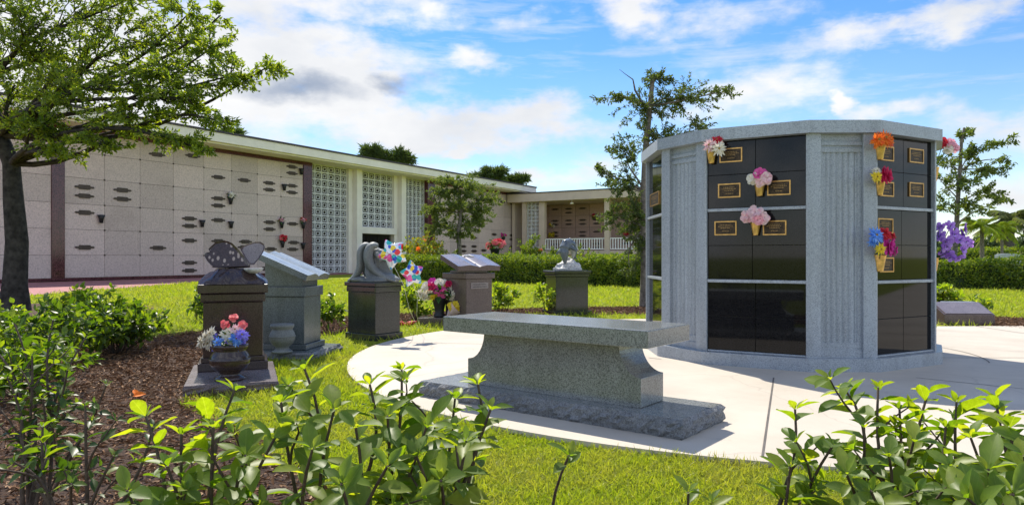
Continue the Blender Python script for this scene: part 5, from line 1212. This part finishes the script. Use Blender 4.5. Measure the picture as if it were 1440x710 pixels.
# --- palms and far trees on the right
def palm(label, px, py, Y, r, n, thick, leafm, droop=.8):
    top = pp(px, py, Y); b = Vector((top.x, Y, GZ)); t = thing('palm_tree', label, 'palm', b, 'palms beyond the right hand hedge')
    m = MB(); m.tube([b, b.lerp(top, .3), b.lerp(top, .7), top], [thick * 1.3, thick, thick * .9, thick * .8], 10); m.build('trunk', M['bark'], t)
    it = []; m = MB()
    for i in range(n):
        A = 2 * math.pi * i / n + random.uniform(-.2, .2); e = random.uniform(-.35, 1.0); d = Vector((math.cos(A) * math.cos(e), math.sin(A) * math.cos(e), math.sin(e)))
        pts = []; L = r * random.uniform(.8, 1.1)
        for k in range(9): f = k / 8; pts.append(top + d * L * f + Vector((0, 0, -droop * L * f * f * .55)))
        m.tube(pts, [.03 * r / 2 * (1 - .8 * k / 8) for k in range(9)], 4, caps=False)
        q = np.array([tuple(p) for p in pts]); f = np.linspace(.10, .99, 60); s = f * 8; ii = np.minimum(s.astype(int), 7); tt = (s - ii)[:, None]; P_ = q[ii] * (1 - tt) + q[ii + 1] * tt; dd = q[ii + 1] - q[ii]; dd /= np.linalg.norm(dd, axis=1, keepdims=True)
        sd_ = np.cross(dd, [0, 0, 1.0]); sd_ /= np.maximum(np.linalg.norm(sd_, axis=1, keepdims=True), 1e-6)
        for sg in (1, -1):
            D_ = sd_ * sg * .75 + dd * .6 + np.array([0, 0, -.5]); it.append(leaves(P_, D_ + rng.normal(0, .08, D_.shape), np.tile([0, 0, 1.0], (len(f), 1)), L * .27 * np.sin(np.pi * np.clip(f * .9 + .08, 0, 1)) ** .6, L * .013, T_LEAF))
    V, P = merge(it); o = np_obj('crown', V, P, leafm, t); m.build('rib', leafm, o)
palm('bright green palm with a thin trunk beyond the right hand hedge', 1381, 318, 31, 1.15, 17, .09, M['palm'], .9)
palm('large grey green date palm with a stout pale trunk at the right edge', 1420, 310, 46, 2.35, 34, .30, M['palmfar'], .9)
palm('small yellow green palm whose fronds show in front of the date palm trunk', 1409, 322, 38, 1.2, 12, .08, M['palm'], .9)
for i, (px, Y, w, h, lb) in enumerate(((1330, 95, 40, 22, 'dark rounded tree behind the purple bouquet in the distance'), (1365, 100, 34, 27, 'dark distant tree between the oak and the bright palm'), (1395, 98, 40, 24, 'dark distant tree behind the bright palm trunk'), (1440, 92, 44, 32, 'dark distant tree behind the date palm at the right edge'), (1500, 100, 50, 40, 'tall dark distant tree past the right edge of the hedge'))):
    b = Vector((pp(px, 0, Y).x, Y, GZ)); tk = [b, b + Vector((0, 0, 1.2)), b + Vector((.1, 0, 2.2)), b + Vector((0, 0, 3))]
    cl = [PC_(px + random.uniform(-w, w) * .6, 354 - h * random.uniform(.1, .55), Y, w * .45, h * .35, 1.5, 12) for _ in range(7)]
    tree('distant_tree', lb, b, tk, .25, cl, M['farwood'], M['bark'], .5, .3, 34, 'trees in the far right distance', start=.3)
# --- hedges
def hedge(label, p0, p1, w, h, n, leafL, mat_='hedge', gaps=.05):
    p0, p1 = Vector(p0), Vector(p1); t2 = (p1 - p0); Ls = t2.length; t2.normalize(); n2 = Vector((-t2.y, t2.x)); t = thing('hedge', label, 'hedge', ((p0.x + p1.x) / 2, (p0.y + p1.y) / 2, GZ))
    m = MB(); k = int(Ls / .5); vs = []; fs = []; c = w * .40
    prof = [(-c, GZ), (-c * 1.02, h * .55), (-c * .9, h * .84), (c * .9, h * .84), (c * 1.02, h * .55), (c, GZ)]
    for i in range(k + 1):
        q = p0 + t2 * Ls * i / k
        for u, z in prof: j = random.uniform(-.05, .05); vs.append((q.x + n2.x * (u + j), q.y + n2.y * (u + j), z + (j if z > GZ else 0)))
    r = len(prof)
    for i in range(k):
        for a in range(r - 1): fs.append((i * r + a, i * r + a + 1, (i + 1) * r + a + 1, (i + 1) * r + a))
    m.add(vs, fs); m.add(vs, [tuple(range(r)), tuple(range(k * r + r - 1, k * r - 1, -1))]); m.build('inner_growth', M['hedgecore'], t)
    s = rng.random(n) * Ls; side = rng.random(n); hw = w / 2
    u = np.where(side < .42, -hw, np.where(side < .70, rng.uniform(-hw, hw, n), hw)); z = np.where((side >= .42) & (side < .70), h, rng.random(n) ** .8 * h)
    bump_ = .06 * np.sin(s * 5.1 + z * 7) + .05 * np.sin(s * 11.3 - z * 5) + .05 * np.sin(s * 1.1) + .03 * np.sin(s * 2.3)
    u = u * (1 + bump_ / hw * .8); z = z + np.where(side >= .42, bump_, 0) * np.where(side < .70, 1, 0) + rng.normal(0, .03, n)
    u = u + rng.normal(0, .05, n)
    B = np.stack([p0.x + t2.x * s + n2.x * u, p0.y + t2.y * s + n2.y * u, np.maximum(z, .05 + GZ)], 1)
    d = unit(n); d[:, 2] = np.abs(d[:, 2]) * .7 + .1; nr = unit(n); nr[:, 2] += .5
    V, P = leaves(B, d, nr, leafL * rng.uniform(.7, 1.3, n), leafL * .5, T_LEAF); np_obj('foliage', V, P, M[mat_], t)
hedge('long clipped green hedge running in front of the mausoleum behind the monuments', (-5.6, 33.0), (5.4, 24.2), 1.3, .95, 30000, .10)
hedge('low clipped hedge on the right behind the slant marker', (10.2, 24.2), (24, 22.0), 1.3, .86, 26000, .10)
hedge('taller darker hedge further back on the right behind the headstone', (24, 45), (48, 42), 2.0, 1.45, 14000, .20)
# --- rounded shrubs
def shrub(name, label, base, h, w, stems, per, L, W, mat_, T=T_MID, group=None, fl=None, dense=.5, cat='shrub', bark=None, low=.25):
    base = Vector(base); t = thing(name, label, cat, base, group); m = MB(); tw = []
    for i in range(stems):
        A = random.uniform(0, 2 * math.pi); rr = math.sqrt(random.random()) * w / 2; e = base + Vector((math.cos(A) * rr, math.sin(A) * rr, h * random.uniform(low + .3, 1.0) * (1 - .35 * (rr / (w / 2)) ** 2)))
        s = curve(base + Vector((math.cos(A) * .04, math.sin(A) * .04, 0)), e, 6, .03, .06); m.tube(s, [.011 * (1 - .7 * k / 6) * max(.5, h) for k in range(7)], 5); tw.append(s[2:])
        for _ in range(3):
            f = random.randint(2, 5); v = rv(); v.z = abs(v.z); v.normalize(); b2 = s[f] + v * w * .22; c2 = curve(s[f], b2, 3, .03, .05); tw.append(c2); m.tube(c2, .0035 * max(.6, h), 4, caps=False)
    m.build('stem', bark or M['twig'], t); crown_leaves(tw, per, L, W, M[mat_], t, T, .9, 'foliage', .5, dense)
    if fl:
        mk, n, r = fl; it = []
        for _ in range(n): p = random.choice(tw)[-1] + rv(.05); it.append(bloom_geo(p, rv() + Vector((0, -1, .4)), r, 7, 1, 'round'))
        V, P = merge(it); np_obj('blossom', V, P, M[mk], t)
    return t
shrub('croton_shrub', 'yellow green open shrub with orange blossoms left of the small oak', Vector((pp(595, 0, 34).x, 34, GZ)), 2.35, 2.6, 16, 38, .15, .075, 'croton', T_LEAF, None, ('p_orange', 16, .10), .2, low=.3)
shrub('croton_shrub', 'bright green shrub with an orange bloom by the white screen of the wing', Vector((pp(742, 0, 31).x, 31, GZ)), 2.1, 2.0, 18, 40, .14, .07, 'hedge', T_LEAF, None, ('p_orange', 4, .10), .2, low=.25)
shrub('low_shrub', 'low rounded yellow green bush behind the hedge next to the wing railing', Vector((pp(775, 0, 32).x, 32, GZ)), 1.4, 2.2, 16, 50, .12, .07, 'hedge', T_LEAF, None, None, .1)
shrub('low_shrub', 'low rounded green bush behind the hedge under the wing column', Vector((pp(838, 0, 31).x, 31, GZ)), 1.35, 3.0, 22, 50, .12, .07, 'hedge', T_LEAF, None, None, .1)
shrub('low_shrub', 'low dark bush behind the hedge beside the flat topped tomb', Vector((pp(737, 0, 33).x, 33, GZ)), 1.35, 1.6, 12, 50, .12, .06, 'oak', T_LEAF, None, None, .1)
shrub('low_shrub', 'green bush under the orange blossomed shrub behind the hedge', Vector((pp(612, 0, 35.5).x, 35.5, GZ)), 1.3, 2.6, 18, 44, .12, .06, 'hedge', T_LEAF, None, None, .1)
# young viburnums set in the ring bed
VG = 'young shrubs planted between the monuments'
for px, py, h, w, st, lb in ((272, 452, .62, .55, 5, 'sparse young shrub just left of the butterfly pedestal'), (465, 466, .55, .45, 5, 'sparse young shrub between the book pedestal and the angel'), (586, 452, .62, .75, 11, 'leafy young shrub between the angel and the bouquet under the balloons'),
                           (706, 444, .62, .60, 9, 'leafy young shrub right of the mauve book pedestal'), (768, 442, .66, .75, 6, 'sparse young shrub left of the dolphin pedestal'), (445, 446, .5, .45, 4, 'thin young shrub half hidden behind the book pedestal')):
    b = gp(px, py, GZ); shrub('young_shrub', lb, b, h, w, st, 15, .085, .045, 'vib' if st > 5 else 'vibdark', T_MID, VG, None, .25, low=.35)
b = gp(1345, 447, GZ); shrub('viburnum_shrub', 'broad leafed shrub beside the right edge of the columbarium behind the slant marker', b, .70, .85, 12, 20, .10, .055, 'vib', T_MID, None, None, .2)
# dark dense shrubs on the left
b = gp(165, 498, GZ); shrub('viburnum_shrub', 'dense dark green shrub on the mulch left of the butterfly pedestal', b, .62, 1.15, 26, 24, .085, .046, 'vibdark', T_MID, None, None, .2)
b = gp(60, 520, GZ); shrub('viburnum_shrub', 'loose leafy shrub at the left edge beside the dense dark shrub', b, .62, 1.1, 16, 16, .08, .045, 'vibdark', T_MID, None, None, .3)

b = gp(118, 475, GZ); shrub('viburnum_shrub', 'bright sunlit shrub behind the dense dark shrub at left', b, .58, 1.0, 18, 20, .085, .048, 'vib', T_MID, None, None, .25)
b = gp(-20, 500, GZ); shrub('viburnum_shrub', 'sunlit shrub cut by the left edge of the picture under the big oak', b, .62, 1.1, 18, 20, .085, .048, 'vib', T_MID, None, None, .25)
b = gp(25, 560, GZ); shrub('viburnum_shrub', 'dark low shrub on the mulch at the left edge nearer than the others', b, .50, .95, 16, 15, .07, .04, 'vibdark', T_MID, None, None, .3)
# --- foreground viburnums: leaves in opposite pairs along bare stems
def viburnum(label, root, tips, Lm, mat_='vib', nodes=7, bare=.38, side=2, T=T_VIB, stemr=.007, group=None, gap=.040):
    root = Vector(root); t = thing('viburnum_shrub', label, 'shrub', root, group); m = MB(); B = []; D = []; Nn = []; LL = []; WW_ = []
    def put(p, d, nr, L, w): B.append(tuple(p)); D.append(tuple(d)); Nn.append(tuple(nr)); LL.append(L); WW_.append(L * w)
    def shoot(pts, n, Lf, f0):
        A = [Vector(p) for p in pts]; ph = random.uniform(0, 3.14)
        tot = sum((A[i + 1] - A[i]).length for i in range(len(A) - 1)); n = max(3, int(tot * (1 - f0) / gap))
        for k in range(n + 1):
            f = f0 + (1 - f0) * k / n; s = f * (len(A) - 1); i = min(int(s), len(A) - 2); p = A[i].lerp(A[i + 1], s - i); ax = (A[i + 1] - A[i]).normalized()
            u = ax.cross(Vector((.2, .9, .3))).normalized(); w = ax.cross(u); last = k == n
            if not last and random.random() < .30: continue
            for q in range(2 if not last else 6):
                a = ph + k * 1.57 + q * (math.pi if not last else 2.4) + random.uniform(-.35, .35); out = u * math.cos(a) + w * math.sin(a)
                up = (.25 + .35 * f) if not last else (.35 + .28 * q)
                d = out + ax * up + Vector((0, 0, random.uniform(-.25, .2))); nr = ax * 1.0 - out * .3 + Vector((0, 0, .5)) + rv(.22)
                L = Lf * random.uniform(.5, 1.18) * (.75 + .35 * math.sin(math.pi * min(1, (k + 1.2) / (n + 1)))) * (1 if not last else (1.0 - .13 * q))
                put(p + out * .004, d, nr, L, random.uniform(.40, .58))
    for tip in tips:
        tip = Vector(tip[:3]); r1 = root + Vector((random.uniform(-.06, .06), random.uniform(-.05, .05), 0)); st = curve(r1, tip, 8, .05, .035)
        m.tube(st, [stemr * (1.15 - .70 * i / 8) for i in range(9)], 7); shoot(st, nodes, Lm, bare)
        for _ in range(side):
            k = random.randint(3, 6); ax = (st[k + 1] - st[k]).normalized(); v = rv(); v = (v - ax * v.dot(ax)).normalized(); e = st[k] + (ax * .7 + v * .8 + Vector((0, 0, .25))).normalized() * random.uniform(.10, .22)
            b2 = curve(st[k], e, 4, .04, .04); m.tube(b2, [stemr * .55 * (1 - .5 * i / 4) for i in range(5)], 6); shoot(b2, 3, Lm * .9, .3)
    m.build('stem', M['twig'], t)
    V, P = leaves(np.array(B), np.array(D), np.array(Nn), np.array(LL), np.array(WW_), T); np_obj('foliage', V, P, M[mat_], t, True, T[0])
    return t
def tipsat(l): return [pp(px, py, Y) for px, py, Y in l]
random.seed(5)
viburnum('front viburnum reaching left over the mulch, first of the foreground shrubs', (-.80, 1.75, GZ), tipsat(((205, 585, 1.75), (255, 610, 1.7), (330, 548, 1.9), (300, 600, 1.65), (235, 655, 1.6), (345, 640, 1.6), (395, 600, 1.7), (180, 690, 1.5))), .092, side=1)
viburnum('front viburnum standing in the middle before the bench slab', (-.47, 1.85, GZ), tipsat(((428, 518, 1.95), (470, 575, 1.75), (395, 565, 1.8), (520, 540, 1.9), (565, 520, 2.0), (500, 600, 1.7), (440, 630, 1.6), (545, 585, 1.75), (480, 680, 1.5), (600, 600, 1.75), (545, 655, 1.55))), .095, side=1)
viburnum('front viburnum with tall upright shoots in front of the bench pedestal', (-.18, 1.95, GZ), tipsat(((672, 540, 1.95), (690, 575, 1.85), (640, 560, 1.95), (655, 620, 1.7), (585, 640, 1.7), (620, 675, 1.6))), .098, side=1)
viburnum('low single sprig of viburnum standing alone on the grass before the bench', (.06, 2.15, GZ), tipsat(((800, 640, 2.0),)), .08, nodes=3, bare=.82, side=0)
viburnum('low sprig of viburnum at the bottom edge between the two big front shrubs', (.46, 2.0, GZ), tipsat(((968, 692, 1.9), (1000, 705, 1.9))), .075, nodes=3, bare=.6, side=0)
viburnum('upright viburnum shoot at the left of the right hand front group', (.74, 1.95, GZ), tipsat(((1118, 575, 2.0), (1172, 625, 1.9), (1112, 655, 1.85))), .092, side=1)
viburnum('full viburnum in the middle of the right hand front group', (1.02, 1.95, GZ), tipsat(((1190, 550, 2.1), (1235, 545, 2.05), (1265, 575, 2.0), (1215, 600, 1.9), (1305, 552, 2.1), (1250, 640, 1.8), (1285, 620, 1.85), (1190, 665, 1.75), (1225, 690, 1.7), (1330, 600, 1.95), (1290, 690, 1.65))), .096, side=1)
viburnum('viburnum with large leaves at the right bottom corner', (1.30, 1.85, GZ), tipsat(((1345, 565, 2.05), (1400, 560, 2.0), (1365, 615, 1.85), (1420, 600, 1.85), (1335, 655, 1.7), (1390, 660, 1.65), (1440, 640, 1.7), (1360, 700, 1.55), (1425, 695, 1.55), (1475, 590, 1.9))), .11, side=1)
random.seed(9)
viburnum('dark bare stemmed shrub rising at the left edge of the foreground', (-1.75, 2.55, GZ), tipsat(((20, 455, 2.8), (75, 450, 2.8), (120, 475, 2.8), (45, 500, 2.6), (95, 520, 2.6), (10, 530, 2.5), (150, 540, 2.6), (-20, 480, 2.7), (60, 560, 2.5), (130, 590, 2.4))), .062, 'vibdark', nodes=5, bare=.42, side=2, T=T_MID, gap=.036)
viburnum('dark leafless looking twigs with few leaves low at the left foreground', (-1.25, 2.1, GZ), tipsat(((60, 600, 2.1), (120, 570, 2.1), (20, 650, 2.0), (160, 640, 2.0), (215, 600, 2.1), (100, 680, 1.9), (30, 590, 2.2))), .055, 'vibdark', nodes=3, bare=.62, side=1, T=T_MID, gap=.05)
# a yellow fallen leaf on the mulch edge
q = gp(186, 557, GZ + .035); V, P = leaves(np.array([tuple(q), (q.x + .03, q.y + .01, q.z)]), np.array([(1, .1, .3), (-.4, .3, .5)]), np.array([(0, -.7, 1), (.3, -.5, 1)]), [.09, .07], [.05, .04], T_VIB)
tag(np_obj('fallen_leaf', V, P, M['p_orange']), 'orange yellow fallen leaf at the edge of the mulch and grass', 'leaf')
